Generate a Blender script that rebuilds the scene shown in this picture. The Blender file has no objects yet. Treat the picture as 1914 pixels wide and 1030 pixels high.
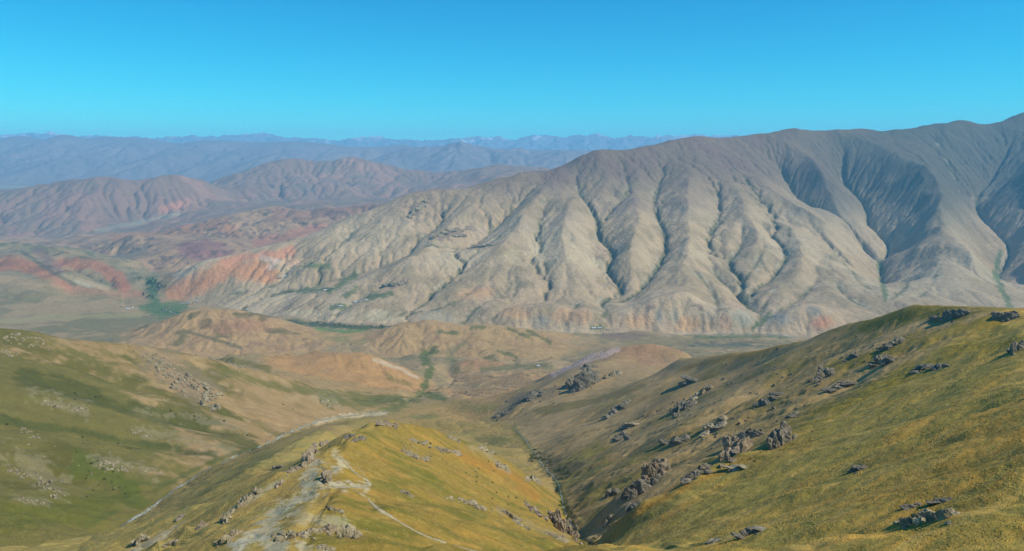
import bpy, bmesh, math, random, time
import numpy as np
from mathutils import Vector, Matrix
T0 = time.time()
R = math.radians
sc = bpy.context.scene

# ------------------------------------------------------------------ camera
W, H, F, U0, V0 = 1914.0, 1030.0, 1502.0, 957.0, 290.0   # photo size, focal length and level line in photo pixels
cam_d = bpy.data.cameras.new('camera')
cam_d.sensor_width = 36.0
cam_d.lens = F / W * 36.0
cam_d.shift_y = -(H / 2 - V0) / W
cam_d.clip_start = 1.0
cam_d.clip_end = 400000.0
cam = bpy.data.objects.new('camera', cam_d)
cam.rotation_euler = (R(90), 0, 0)
sc.collection.objects.link(cam)
sc.camera = cam

# ------------------------------------------------------------------ sky, sun, exposure
SUN_AZ, SUN_EL = R(107), R(45)          # azimuth clockwise from the view direction
SKY_GRADE = ((0.9, 2.5), (1.5, 1.15), (1.15, 0.77))
world = bpy.data.worlds.new('World'); sc.world = world; world.use_nodes = True
wn = world.node_tree; wn.nodes.clear()
sky = wn.nodes.new('ShaderNodeTexSky'); sky.sky_type = 'NISHITA'; sky.sun_disc = False
sky.sun_elevation = SUN_EL; sky.sun_rotation = SUN_AZ; sky.altitude = 3300.0
sky.air_density = 1.0; sky.dust_density = 0.0; sky.ozone_density = 5.0
sep = wn.nodes.new('ShaderNodeSeparateColor'); com = wn.nodes.new('ShaderNodeCombineColor')
wn.links.new(sky.outputs[0], sep.inputs[0])
for ch, (k, p) in enumerate(SKY_GRADE):            # the photo's cyan colour rendering, the same over the whole sky
    pre = wn.nodes.new('ShaderNodeMath'); pre.operation = 'MULTIPLY'; pre.inputs[1].default_value = 0.1
    pw = wn.nodes.new('ShaderNodeMath'); pw.operation = 'POWER'; pw.inputs[1].default_value = p
    ml = wn.nodes.new('ShaderNodeMath'); ml.operation = 'MULTIPLY'; ml.inputs[1].default_value = 10.0 * k
    wn.links.new(sep.outputs[ch], pre.inputs[0]); wn.links.new(pre.outputs[0], pw.inputs[0]); wn.links.new(pw.outputs[0], ml.inputs[0]); wn.links.new(ml.outputs[0], com.inputs[ch])
bg = wn.nodes.new('ShaderNodeBackground'); bg.inputs['Strength'].default_value = 0.1
wo = wn.nodes.new('ShaderNodeOutputWorld')
wn.links.new(com.outputs[0], bg.inputs[0]); wn.links.new(bg.outputs[0], wo.inputs[0])
sun_d = bpy.data.lights.new('sun', 'SUN'); sun_d.energy = 4.8; sun_d.angle = R(0.53); sun_d.color = (1.0, 0.93, 0.82)
sun = bpy.data.objects.new('sun', sun_d)
sdir = Vector((math.cos(SUN_EL) * math.sin(SUN_AZ), math.cos(SUN_EL) * math.cos(SUN_AZ), math.sin(SUN_EL)))
sun.rotation_euler = sdir.to_track_quat('Z', 'Y').to_euler(); sun.location = sdir * 3000
sc.collection.objects.link(sun)
vs = sc.view_settings
vs.view_transform = 'Standard'; vs.look = 'None'; vs.gamma = 1.0; vs.exposure = 0.22; vs.use_curve_mapping = False
sc.render.engine = 'CYCLES'
sc.cycles.use_denoising = True; sc.cycles.denoising_prefilter = 'NONE'
sc.cycles.max_bounces = 4; sc.cycles.diffuse_bounces = 2; sc.cycles.glossy_bounces = 1
sc.cycles.transparent_max_bounces = 4; sc.cycles.volume_bounces = 1
sc.cycles.use_adaptive_sampling = True; sc.cycles.adaptive_threshold = 0.02

# ------------------------------------------------------------------ helpers: noise
def _hash(ix, iy, seed):
    h = (ix.astype(np.uint32) * np.uint32(374761393) + iy.astype(np.uint32) * np.uint32(668265263) + np.uint32((seed * 974711 + 12345) & 0xffffffff))
    h ^= h >> np.uint32(13); h *= np.uint32(1274126177); h ^= h >> np.uint32(16)
    h *= np.uint32(2246822519); h ^= h >> np.uint32(15)
    return h
def vnoise(x, y, seed=0):
    """value noise in -1..1"""
    x0 = np.floor(x); y0 = np.floor(y)
    fx = (x - x0).astype(np.float32); fy = (y - y0).astype(np.float32)
    ix = x0.astype(np.int64); iy = y0.astype(np.int64)
    k = np.float32(2.0 / 4294967295.0)
    fx = fx * fx * fx * (fx * (fx * 6 - 15) + 10); fy = fy * fy * fy * (fy * (fy * 6 - 15) + 10)
    a = _hash(ix, iy, seed).astype(np.float32); b = _hash(ix + 1, iy, seed).astype(np.float32)
    c = _hash(ix, iy + 1, seed).astype(np.float32); d = _hash(ix + 1, iy + 1, seed).astype(np.float32)
    return ((a + (b - a) * fx) * (1 - fy) + (c + (d - c) * fx) * fy) * k - 1
def fbm(x, y, octv=4, seed=0, gain=0.5):
    s = 0; a = 1.0; n = 0
    for o in range(octv):
        s = s + a * vnoise(x * 2 ** o + 17.3 * o, y * 2 ** o - 9.1 * o, seed + o); n += a; a *= gain
    return s / n
def sstep(a, b, x):
    t = np.clip((x - a) / (b - a), 0, 1); return t * t * (3 - 2 * t)

# ------------------------------------------------------------------ terrain: survey lines
# every survey point is (u, v, Y): where it shows in the photo and how far it lies (m); or (u, Y, 'z', Z) for ground behind a crest
LINES = []
def L(*p): LINES.append([((u - U0) / F, Y, (V0 - v) * Y / F) for (u, v, Y) in p])
def HID(*p): LINES.append([((u - U0) / F, Y, z) for (u, Y, z) in p])

# ground under and beside the viewpoint
HID((-260, 60, -120), (300, 60, -105), (957, 60, -75), (1500, 60, -60), (2170, 60, -45))
L((-250, 1030, 700), (0, 1030, 770), (160, 1030, 830))
L((240, 1030, 470), (400, 1030, 350), (560, 1030, 320), (700, 1030, 335), (900, 1030, 400), (1050, 1030, 520), (1110, 1030, 620))
L((1130, 1030, 560), (1200, 1030, 420), (1500, 1030, 260), (1914, 1030, 185), (2160, 1030, 160))
# near right slope
L((1914, 900, 260), (1914, 800, 360), (1914, 700, 520), (1914, 640, 680), (1914, 605, 830))
L((2160, 900, 230), (2160, 700, 420), (2160, 610, 700))
L((1120, 1005, 600), (1200, 937, 570), (1290, 897, 570), (1400, 850, 610), (1500, 800, 670), (1580, 760, 730), (1700, 700, 790))
L((1300, 985, 450), (1500, 930, 400), (1700, 880, 360))
L((1600, 820, 540), (1750, 770, 520))
L((1150, 930, 740), (1230, 893, 740), (1310, 858, 760), (1410, 812, 790), (1500, 768, 840), (1590, 725, 900))
L((1210, 840, 1020), (1300, 785, 1080), (1400, 735, 1120), (1500, 690, 1130), (1620, 640, 1080), (1720, 610, 1010), (1800, 600, 940))
L((1120, 850, 1270), (1200, 780, 1380), (1300, 730, 1420), (1400, 690, 1420))
L((1100, 780, 1650), (1200, 735, 1650), (1290, 700, 1660))
L((2160, 575, 900), (1990, 572, 900), (1890, 580, 920), (1800, 577, 1000), (1720, 571, 1090), (1640, 590, 1180), (1560, 612, 1280), (1480, 638, 1420), (1400, 655, 1560), (1330, 665, 1700), (1270, 669, 1850))
HID((2160, 1300, -330), (1900, 1500, -430), (1720, 1600, -480), (1600, 1800, -540), (1480, 2050, -640), (1390, 2200, -680))
# pink knoll and the rocky shoulder below it
L((1285, 660, 2250), (1245, 645, 2320), (1205, 640, 2350), (1160, 646, 2370), (1110, 662, 2400), (1060, 685, 2450), (1010, 706, 2500))
L((1130, 675, 2200), (1075, 690, 2130), (1030, 716, 2080), (985, 740, 2040), (945, 766, 2000))
L((1240, 690, 1850), (1180, 715, 1900), (1100, 748, 1850), (1020, 775, 1830))
HID((1320, 2700, -790), (1200, 2800, -830), (1100, 2850, -835))
# right stream
RSTREAM = [(830, 745, 2430), (880, 757, 2250), (930, 777, 2050), (960, 800, 1830), (990, 832, 1600), (1015, 868, 1350), (1042, 905, 1150), (1056, 950, 920), (1075, 990, 770), (1108, 1022, 660), (1118, 1060, 600)]
L(*RSTREAM)
# terrace between the streams
L((770, 762, 2320), (850, 762, 2300), (890, 785, 2080))
L((740, 785, 1950), (800, 800, 1900), (870, 815, 1800), (940, 835, 1640))
# centre spur
L((560, 1030, 322), (600, 960, 380), (622, 910, 430), (612, 862, 500), (650, 822, 580), (720, 792, 720))
HID((735, 950, -385), (745, 1300, -520))
L((720, 792, 720), (790, 798, 790), (860, 824, 880), (930, 855, 980), (990, 894, 1050))
L((740, 870, 580), (820, 900, 600), (900, 930, 640), (980, 965, 700))
L((720, 960, 400), (850, 985, 440), (980, 1005, 540))
L((600, 848, 520), (520, 897, 470), (430, 960, 430), (300, 1012, 405))
L((320, 985, 600), (400, 925, 740), (500, 862, 900), (590, 815, 1100), (650, 793, 1400), (700, 778, 1700))
# left stream
LSTREAM = [(120, 1060, 780), (160, 1030, 830), (200, 1000, 900), (280, 950, 1010), (380, 880, 1180), (440, 850, 1300), (520, 815, 1550), (600, 784, 1900), (700, 767, 2250), (770, 743, 2500), (800, 705, 2950), (806, 682, 3230), (795, 665, 3550)]
L(*LSTREAM)
# left hillside
L((-250, 590, 1450), (0, 612, 1600), (60, 616, 1650), (130, 632, 1700), (200, 640, 1750), (300, 650, 1850), (400, 672, 1950), (480, 690, 2050), (560, 708, 2200), (640, 731, 2350), (700, 748, 2420))
L((-250, 700, 1150), (0, 700, 1320), (100, 702, 1400), (300, 722, 1600), (420, 745, 1700), (520, 765, 1800))
L((-250, 900, 800), (0, 800, 1120), (100, 802, 1160), (200, 800, 1230), (300, 810, 1310))
L((0, 900, 960), (100, 900, 1000), (200, 890, 1060))
HID((-250, 2100, -560), (0, 2250, -640), (300, 2500, -730))
# hill behind it and low tawny hill by the confluence
L((430, 664, 2620), (500, 668, 2700), (560, 664, 2750), (620, 658, 2800), (700, 668, 2820), (760, 690, 2850), (786, 706, 2860))
L((540, 702, 2450), (640, 722, 2500), (740, 732, 2560))
HID((480, 3100, -810), (620, 3200, -850), (740, 3150, -855))
HID((-250, 3000, -800), (0, 3100, -850), (200, 3200, -870))
# valley floor
L((830, 700, 3200), (850, 720, 2850), (860, 742, 2500))
L((910, 702, 2900), (1000, 702, 2720), (960, 735, 2420))
L((860, 692, 3200), (950, 690, 3200), (1010, 684, 3250))
L((905, 674, 3320), (885, 680, 3290))
# western knoll
L((250, 633, 4000), (310, 605, 4050), (345, 585, 4100), (385, 576, 4150), (430, 580, 4170), (500, 590, 4200), (560, 608, 4150), (610, 630, 4000), (640, 645, 3900))
L((300, 655, 3700), (380, 662, 3680), (480, 668, 3650), (600, 655, 3820))
HID((250, 4500, -970), (400, 4600, -978), (560, 4550, -980))
# central knoll
L((660, 655, 3830), (700, 635, 3950), (740, 615, 4050), (790, 600, 4130), (850, 603, 4150), (900, 606, 4150), (960, 611, 4150), (1010, 622, 4100), (1060, 640, 3980), (1090, 655, 3850))
L((680, 666, 3780), (760, 664, 3760), (850, 671, 3700), (950, 676, 3640), (1040, 672, 3660), (1080, 664, 3750))
HID((740, 4480, -975), (900, 4480, -975), (1040, 4400, -972))
L((1150, 642, 3960), (1300, 643, 3950), (1450, 643, 3900), (1700, 660, 3700), (2150, 690, 3400))
L((1150, 624, 4200), (1200, 617, 4260), (1250, 627, 4180))
L((0, 592, 4750), (100, 588, 4900), (200, 600, 4650))
L((300, 592, 5000), (280, 575, 5250), (285, 540, 5900), (280, 522, 6350))
L((660, 615, 4550), (560, 604, 4750))
L((-250, 600, 4600), (-250, 560, 5300))
# great mountain: foot and crest
L((330, 562, 5560), (400, 572, 5420), (500, 590, 5050), (640, 606, 4690), (740, 613, 4590), (860, 615, 4560), (1000, 617, 4540), (1150, 620, 4490), (1300, 623, 4450), (1400, 624, 4440), (1500, 633, 4380), (1700, 645, 4280), (1914, 660, 4180), (2160, 680, 4050))
L((2160, 195, 9900), (1914, 213, 9500), (1880, 222, 9450), (1840, 230, 9400), (1800, 226, 9300), (1740, 233, 9200), (1690, 240, 9000), (1640, 246, 8900), (1615, 239, 8850), (1560, 241, 8700), (1520, 242, 8600), (1490, 238, 8500), (1430, 251, 8400), (1340, 260, 8200), (1290, 254, 8000), (1240, 263, 7900), (1180, 277, 7700), (1110, 281, 7500), (1075, 297, 7400), (1020, 317, 7300), (985, 318, 7200), (930, 333, 7100), (860, 353, 7000), (800, 356, 6800), (770, 362, 6750), (700, 392, 6600), (640, 413, 6450), (560, 448, 6300), (520, 460, 6150), (470, 470, 6050), (420, 480, 5980), (380, 492, 5880), (345, 522, 5750), (325, 550, 5650))
# its front hills (coloured badlands at the foot)
L((1165, 572, 4720), (1220, 553, 4780), (1285, 551, 4790), (1320, 568, 4700)); L((1170, 556, 5030), (1230, 546, 5060), (1300, 548, 5040), (1330, 566, 4950))
L((1340, 578, 4610), (1370, 563, 4650), (1400, 582, 4600)); L((1350, 566, 4890), (1400, 572, 4860))
L((1450, 592, 4520), (1510, 566, 4610), (1545, 580, 4570)); L((1460, 582, 4760), (1520, 560, 4870))
L((960, 582, 4680), (1000, 574, 4720), (1060, 572, 4720), (1100, 580, 4660)); L((980, 568, 4950), (1060, 564, 4980))
L((1000, 620, 4560), (1150, 622, 4520)); L((1170, 621, 4540), (1300, 624, 4530)); L((1340, 624, 4490), (1400, 624, 4470)); L((1440, 626, 4420), (1520, 634, 4400))
# spurs of the mountain
L((1315, 330, 7150), (1345, 400, 6400), (1370, 455, 5900))
L((1400, 315, 7500), (1461, 366, 6900), (1503, 394, 6700), (1605, 450, 6250), (1633, 480, 5950))
L((1500, 262, 8150), (1545, 330, 7500), (1590, 385, 7050), (1630, 412, 6800))
L((1660, 262, 8500), (1720, 320, 7800), (1760, 360, 7250), (1750, 400, 6800), (1800, 450, 6200), (1840, 520, 5500))
L((1900, 300, 8400), (1850, 340, 8000))
L((1914, 318, 8000), (1905, 400, 7000), (1920, 480, 6200), (2000, 560, 5200))
HID((2160, 12500, -300), (1700, 11500, -350), (1300, 10000, -450), (1000, 9000, -600), (800, 8300, -700), (640, 7600, -830))
HID((560, 7000, -870), (480, 6700, -930), (400, 6500, -960), (340, 6350, -975))
# western red hills
L((-250, 430, 7500), (0, 443, 7200), (75, 450, 7000), (150, 468, 6800), (205, 495, 6550), (250, 532, 6100), (265, 555, 5650))
L((0, 500, 6200), (90, 515, 6050), (170, 535, 5850)); L((0, 550, 5400), (120, 560, 5400), (210, 570, 5350))
HID((-250, 8300, -850), (0, 8100, -900), (120, 7700, -920), (200, 7200, -950))
# rocky ridges behind the oasis
L((180, 472, 7350), (250, 447, 7600), (330, 447, 7550), (400, 441, 7500), (450, 452, 7350), (480, 470, 7100))
L((290, 515, 6480), (350, 510, 6520))
L((170, 452, 8700), (250, 440, 8600), (330, 420, 8700), (400, 408, 8800), (480, 398, 8900), (560, 386, 9000), (640, 382, 9000), (740, 375, 9000), (850, 370, 9000))
L((330, 450, 8000), (450, 437, 8050), (540, 428, 8000))
HID((250, 9600, -930), (400, 9800, -890), (560, 10000, -830), (760, 10000, -800))
L((0, 432, 10300), (100, 438, 10050), (200, 425, 10500), (330, 402, 11400), (450, 386, 12400))
# ranges in the middle distance
L((-250, 352, 12500), (0, 352, 12500), (60, 350, 12500), (110, 345, 12500), (160, 338, 12300), (230, 335, 12300), (300, 327, 12500), (340, 331, 12800), (370, 336, 13000), (405, 350, 13300))
L((-250, 425, 10500), (60, 412, 11000), (180, 404, 11200), (280, 395, 11600)); L((110, 375, 11700), (190, 365, 11800), (270, 368, 11900))
L((380, 354, 14500), (420, 328, 15000), (480, 308, 15500), (540, 300, 15800), (600, 299, 16000), (655, 291, 16000), (700, 303, 16000), (760, 308, 16000), (850, 312, 16000), (950, 318, 16000), (1100, 322, 16000), (1600, 330, 16000), (2160, 330, 16000))
L((420, 381, 13100), (600, 372, 13600), (750, 362, 14000)); L((520, 345, 14600), (640, 335, 14800), (800, 335, 15000))
HID((-250, 14500, -860), (200, 15000, -860), (400, 17300, -830), (800, 17500, -800), (2160, 17500, -780))
# far blue range, low range before it, snow range
L((-250, 348, 19300), (0, 347, 19300), (200, 343, 19600), (400, 338, 19800), (700, 334, 20000), (1200, 330, 20000), (2160, 330, 20000))
L((-250, 262, 27000), (0, 258, 27000), (40, 254, 27000), (78, 262, 27000), (125, 251, 27000), (160, 260, 27000), (200, 255, 27000), (275, 259, 27000), (330, 269, 27000), (380, 262, 27000), (420, 263, 27000), (480, 266, 27000), (545, 264, 27000), (600, 268, 27000), (650, 274, 27000), (710, 275, 27000), (745, 270, 27000), (790, 277, 27000), (900, 278, 27000), (1000, 280, 27000), (1200, 282, 27000), (2160, 285, 27000))
L((600, 318, 21500), (760, 300, 22500), (800, 281, 23300), (860, 268, 23600), (900, 274, 23600), (940, 281, 23600), (985, 290, 23600), (1040, 285, 23600), (1100, 284, 23600), (1300, 290, 23600))
HID((-250, 31000, -250), (800, 31000, -250), (2160, 31000, -250)); HID((-250, 35500, -400), (2160, 35500, -400))
L(*[(u, v - 7, 42000) for u, v in ((-250, 268), (0, 262), (60, 259), (80, 256), (110, 262), (300, 267), (345, 262), (375, 266), (440, 262), (490, 258), (530, 266), (640, 272), (690, 263), (720, 270), (790, 272), (870, 267), (905, 264), (960, 270), (1015, 260), (1050, 268), (1115, 260), (1150, 270), (1185, 261), (1210, 266), (1250, 262), (1600, 262), (2160, 262))])
HID((-250, 46000, -100), (2160, 46000, -100))

# ------------------------------------------------------------------ terrain: base surface (harmonic through the survey lines)
SMAX = 0.80
CS, CT = 0.0064, 0.0064
tn0, tn1 = math.log(58), math.log(47000)
NC = int(2 * SMAX / CS) + 1; NR = int((tn1 - tn0) / CT) + 1
acc = np.zeros((NR, NC)); cnt = np.zeros((NR, NC))
for ln in LINES:
    for (s0, y0, z0), (s1, y1, z1) in zip(ln[:-1], ln[1:]):
        n = int(max(abs(s1 - s0) / CS, abs(math.log(y1 / y0)) / CT) * 2) + 2
        k = np.linspace(0, 1, n)
        s = s0 + (s1 - s0) * k; t = np.log(y0) + (math.log(y1) - math.log(y0)) * k
        kz = (np.exp(t) - y0) / (y1 - y0) if abs(y1 - y0) > 1 else k
        z = z0 + (z1 - z0) * kz
        i = np.round((t - tn0) / CT).astype(int); j = np.round((s + SMAX) / CS).astype(int)
        ok = (i >= 0) & (i < NR) & (j >= 0) & (j < NC)
        np.add.at(acc, (i[ok], j[ok]), z[ok]); np.add.at(cnt, (i[ok], j[ok]), 1)
def solve(acc, cnt):
    if min(acc.shape) > 24:
        r2, c2 = (acc.shape[0] + 1) // 2, (acc.shape[1] + 1) // 2
        pa = np.zeros((r2 * 2, c2 * 2)); pc = pa.copy()
        pa[:acc.shape[0], :acc.shape[1]] = acc; pc[:acc.shape[0], :acc.shape[1]] = cnt
        zc = solve(pa.reshape(r2, 2, c2, 2).sum((1, 3)), pc.reshape(r2, 2, c2, 2).sum((1, 3)))
        ri = np.clip((np.arange(acc.shape[0]) - 0.5) / 2, 0, r2 - 1); ci = np.clip((np.arange(acc.shape[1]) - 0.5) / 2, 0, c2 - 1)
        r0 = np.minimum(ri.astype(int), r2 - 2); c0 = np.minimum(ci.astype(int), c2 - 2); fr = (ri - r0)[:, None]; fc = (ci - c0)[None, :]
        z = (zc[np.ix_(r0, c0)] * (1 - fc) + zc[np.ix_(r0, c0 + 1)] * fc) * (1 - fr) + (zc[np.ix_(r0 + 1, c0)] * (1 - fc) + zc[np.ix_(r0 + 1, c0 + 1)] * fc) * fr
        it = 60
    else:
        z = np.full(acc.shape, acc.sum() / max(cnt.sum(), 1)); it = 600
    fix = cnt > 0; val = np.where(fix, acc / np.maximum(cnt, 1), 0)
    z = np.where(fix, val, z)
    for _ in range(it):
        p = np.pad(z, 1, mode='edge')
        z = 0.25 * (p[:-2, 1:-1] + p[2:, 1:-1] + p[1:-1, :-2] + p[1:-1, 2:])
        z[fix] = val[fix]
    return z
def blur(z, sig):
    n = int(3 * sig) + 1; k = np.exp(-0.5 * (np.arange(-n, n + 1) / sig) ** 2); k /= k.sum()
    p = np.pad(z, ((n, n), (0, 0)), mode='edge'); z = sum(k[a] * p[a:a + z.shape[0]] for a in range(2 * n + 1))
    p = np.pad(z, ((0, 0), (n, n)), mode='edge'); return sum(k[a] * p[:, a:a + z.shape[1]] for a in range(2 * n + 1))
ZB = solve(acc, cnt)
far_row = np.clip((np.arange(NR) * CT + tn0 - math.log(17800)) / 0.2, 0, 1)[:, None]
ZB = blur(ZB, 1.8) * (1 - far_row) + blur(ZB, 0.5) * far_row
fixm = cnt > 0; fval = np.where(fixm, acc / np.maximum(cnt, 1), 0.0)
for sg in (2.5, 1.7, 1.3):                                       # pull the smoothed surface back onto the survey lines
    ZB += blur(np.where(fixm, fval - ZB, 0.0), sg) / (blur(fixm.astype(float), sg) + 0.12)

# fine grid, denser where the picture shows more of the ground
def seg(a, b, d): n = max(2, int(math.log(b / a) / d)); return np.exp(np.linspace(math.log(a), math.log(b), n, endpoint=False))
YR = np.concatenate([seg(60, 175, 0.02), seg(175, 3500, 0.0045), seg(3500, 5000, 0.0024), seg(5000, 9600, 0.0027), seg(9600, 17500, 0.0036), seg(17500, 46000, 0.009), [46000.0]])
SC = np.concatenate([np.linspace(-0.795, -0.66, 36, endpoint=False), np.linspace(-0.66, 0.66, 830), np.linspace(0.66, 0.795, 37)[1:]])
nr, nc = len(YR), len(SC)
YY = np.repeat(YR[:, None], nc, 1).astype(np.float64); SS = np.repeat(SC[None, :], nr, 0); XX = SS * YY
def samp(Zg, ti, si):
    r = np.clip(ti, 0, Zg.shape[0] - 1.001); c = np.clip(si, 0, Zg.shape[1] - 1.001)
    r0 = r.astype(int); c0 = c.astype(int); fr = r - r0; fc = c - c0
    fr = fr * fr * (3 - 2 * fr) * 0.4 + fr * 0.6; fc = fc * fc * (3 - 2 * fc) * 0.4 + fc * 0.6
    return (Zg[r0, c0] * (1 - fc) + Zg[r0, c0 + 1] * fc) * (1 - fr) + (Zg[r0 + 1, c0] * (1 - fc) + Zg[r0 + 1, c0 + 1] * fc) * fr
def up_cubic(Zg, pos, axis):
    Zg = np.moveaxis(Zg, axis, 0); n = Zg.shape[0]
    i = np.clip(pos.astype(int), 0, n - 2); f = (pos - i)[:, None]
    a = Zg[np.clip(i - 1, 0, n - 1)]; b = Zg[i]; c = Zg[i + 1]; d = Zg[np.clip(i + 2, 0, n - 1)]
    return np.moveaxis(b + 0.5 * f * (c - a + f * (2 * a - 5 * b + 4 * c - d + f * (3 * (b - c) + d - a))), 0, axis)
Z = up_cubic(up_cubic(ZB, (np.log(YR) - tn0) / CT, 0), (SC + SMAX) / CS, 1)
UU = U0 + SS * F

def ground(u, v, ylo=100.0, yhi=90000.0, D=0.0, Zs=None):
    """first point of the terrain (lowered by D) met along the line of sight through photo pixel (u, v)"""
    Zs = Z if Zs is None else Zs
    s = (u - U0) / F; c = np.interp(s, SC, np.arange(nc)); c0 = min(int(c), nc - 2); fc = c - c0
    a = np.searchsorted(YR, ylo); b = np.searchsorted(YR, yhi)
    col = Zs[a:b, c0] * (1 - fc) + Zs[a:b, c0 + 1] * fc - D
    vr = V0 - F * col / YR[a:b]
    hit = np.nonzero(vr <= v)[0]
    if len(hit) == 0: k = int(np.argmin(vr)); y = YR[a + k]
    elif hit[0] == 0: y = YR[a]
    else:
        k = hit[0]; w = (vr[k - 1] - v) / max(vr[k - 1] - vr[k], 1e-6); y = YR[a + k - 1] + (YR[a + k] - YR[a + k - 1]) * w
    return s * y, y, height(s * y, y, Zs)
def height(x, y, Zs=None):
    Zs = Z if Zs is None else Zs
    x = np.asarray(x, float); y = np.asarray(y, float)
    r = np.clip(np.interp(y, YR, np.arange(nr)), 0, nr - 1.001); c = np.clip(np.interp(x / y, SC, np.arange(nc)), 0, nc - 1.001)
    r0 = r.astype(int); c0 = c.astype(int); fr = r - r0; fc = c - c0
    return (Zs[r0, c0] * (1 - fc) + Zs[r0, c0 + 1] * fc) * (1 - fr) + (Zs[r0 + 1, c0] * (1 - fc) + Zs[r0 + 1, c0 + 1] * fc) * fr
def line_dist(P, pad):
    """distance field (m) to a ground polyline and position along it, on the sub-block of the grid around it"""
    P = np.asarray(P); y0, y1 = max(P[:, 1].min() - pad, 61), P[:, 1].max() + pad
    a, b = np.searchsorted(YR, y0), np.searchsorted(YR, y1)
    smin = ((P[:, 0] - pad) / np.where(P[:, 0] - pad < 0, np.maximum(P[:, 1] - pad, 61), P[:, 1] + pad)).min()
    smax = ((P[:, 0] + pad) / np.where(P[:, 0] + pad > 0, np.maximum(P[:, 1] - pad, 61), P[:, 1] + pad)).max()
    c, d = np.searchsorted(SC, smin), np.searchsorted(SC, smax)
    sl = (slice(a, b), slice(c, d)); X = XX[sl]; Y = YY[sl]
    best = np.full(X.shape, 1e9); tt = np.zeros(X.shape); seglen = np.hypot(*np.diff(P, axis=0).T); tot = seglen.sum(); s0 = 0
    for k in range(len(P) - 1):
        dx, dy = P[k + 1] - P[k]; q = max(dx * dx + dy * dy, 1e-6)
        t = np.clip(((X - P[k, 0]) * dx + (Y - P[k, 1]) * dy) / q, 0, 1)
        dd = np.hypot(X - P[k, 0] - t * dx, Y - P[k, 1] - t * dy); m = dd < best
        best[m] = dd[m]; tt[m] = ((s0 + t * seglen[k]) / tot)[m]; s0 += seglen[k]
    return sl, best, tt
def curve(P, n):
    """Catmull-Rom through photo points"""
    P = np.asarray(P, float); m = len(P); out = []
    for k in range(m - 1):
        a, b, c, d = P[max(k - 1, 0)], P[k], P[k + 1], P[min(k + 2, m - 1)]
        for f in np.linspace(0, 1, n, endpoint=False): out.append(b + 0.5 * f * (c - a + f * (2 * a - 5 * b + 4 * c - d + f * (3 * (b - c) + d - a))))
    out.append(P[-1]); return np.array(out)

# ------------------------------------------------------------------ terrain: gullies cut into the slopes  (depth m, half width m, path in the photo)
GULLIES = [
 (80, 260, [(1062, 292), (1072, 308), (1085, 367), (1116, 408), (1120, 443), (1154, 474), (1132, 496), (1169, 535), (1121, 557), (1136, 577), (1128, 600)]),
 (60, 230, [(1160, 290), (1169, 326), (1175, 360), (1118, 410)]),
 (95, 300, [(1248, 280), (1240, 310), (1219, 382), (1236, 419), (1243, 459), (1226, 500), (1191, 540), (1160, 562)]),
 (65, 280, [(1030, 335), (1022, 360), (1007, 437), (1022, 500), (1025, 537), (985, 563), (948, 577), (920, 600)]),
 (80, 300, [(1015, 330), (960, 388), (910, 433), (875, 457), (831, 467), (746, 480), (690, 500), (600, 525), (480, 560)]),
 (60, 240, [(1010, 390), (975, 415), (940, 440), (880, 475), (854, 509), (805, 547), (803, 557), (749, 596)]),
 (60, 240, [(846, 372), (816, 416), (770, 462), (741, 483)]),
 (55, 240, [(746, 400), (682, 448), (595, 491), (520, 520), (420, 555)]),
 (30, 130, [(668, 413), (650, 451), (640, 462)]),
 (40, 200, [(990, 500), (960, 544), (924, 559), (889, 576), (866, 606)]),
 (35, 180, [(900, 520), (860, 560), (800, 580), (740, 600)]),
 (35, 200, [(740, 520), (700, 545), (660, 570), (620, 595)]),
 (85, 280, [(1343, 335), (1343, 361), (1339, 417), (1323, 445), (1331, 501), (1375, 544), (1407, 576), (1423, 588), (1411, 616)]),
 (45, 150, [(1380, 355), (1371, 377), (1355, 401), (1331, 430)]),
 (75, 240, [(1405, 370), (1419, 397), (1427, 425), (1463, 469), (1467, 489), (1439, 517), (1391, 552)]),
 (40, 120, [(1475, 410), (1475, 421), (1475, 453), (1465, 469)]),
 (55, 170, [(1388, 400), (1385, 421), (1385, 465), (1359, 485), (1383, 509), (1391, 544)]),
 (35, 120, [(1420, 440), (1430, 470), (1405, 500), (1390, 515)]),
 (60, 200, [(1570, 462), (1530, 489), (1526, 525), (1499, 552), (1471, 572), (1435, 588)]),
 (30, 110, [(1490, 480), (1515, 500), (1526, 522)]),
 (25, 90, [(1460, 530), (1443, 548), (1415, 582)]),
 (250, 430, [(1440, 270), (1470, 320), (1505, 372), (1550, 408), (1600, 440), (1640, 470), (1645, 500), (1650, 540), (1655, 565)]),
 (290, 480, [(1580, 250), (1575, 312), (1620, 370), (1622, 405), (1655, 433), (1660, 455), (1645, 490)]),
 (300, 520, [(1900, 240), (1868, 293), (1828, 347), (1826, 380), (1872, 433), (1888, 472), (1862, 510), (1880, 575)]),
 (80, 300, [(1733, 245), (1780, 300), (1815, 350)]),
 (50, 160, [(1500, 405), (1558, 462), (1585, 495), (1605, 522), (1630, 545)]),
 (40, 140, [(1694, 490), (1698, 530), (1667, 565)]), (40, 140, [(1755, 490), (1744, 534), (1706, 561)]),
 (30, 120, [(1555, 510), (1566, 530), (1578, 553), (1616, 576)]),
 (45, 160, [(1255, 470), (1290, 500), (1330, 545), (1345, 572), (1335, 600)]),
 (30, 110, [(1090, 545), (1075, 575), (1060, 600)]),
]
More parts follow.
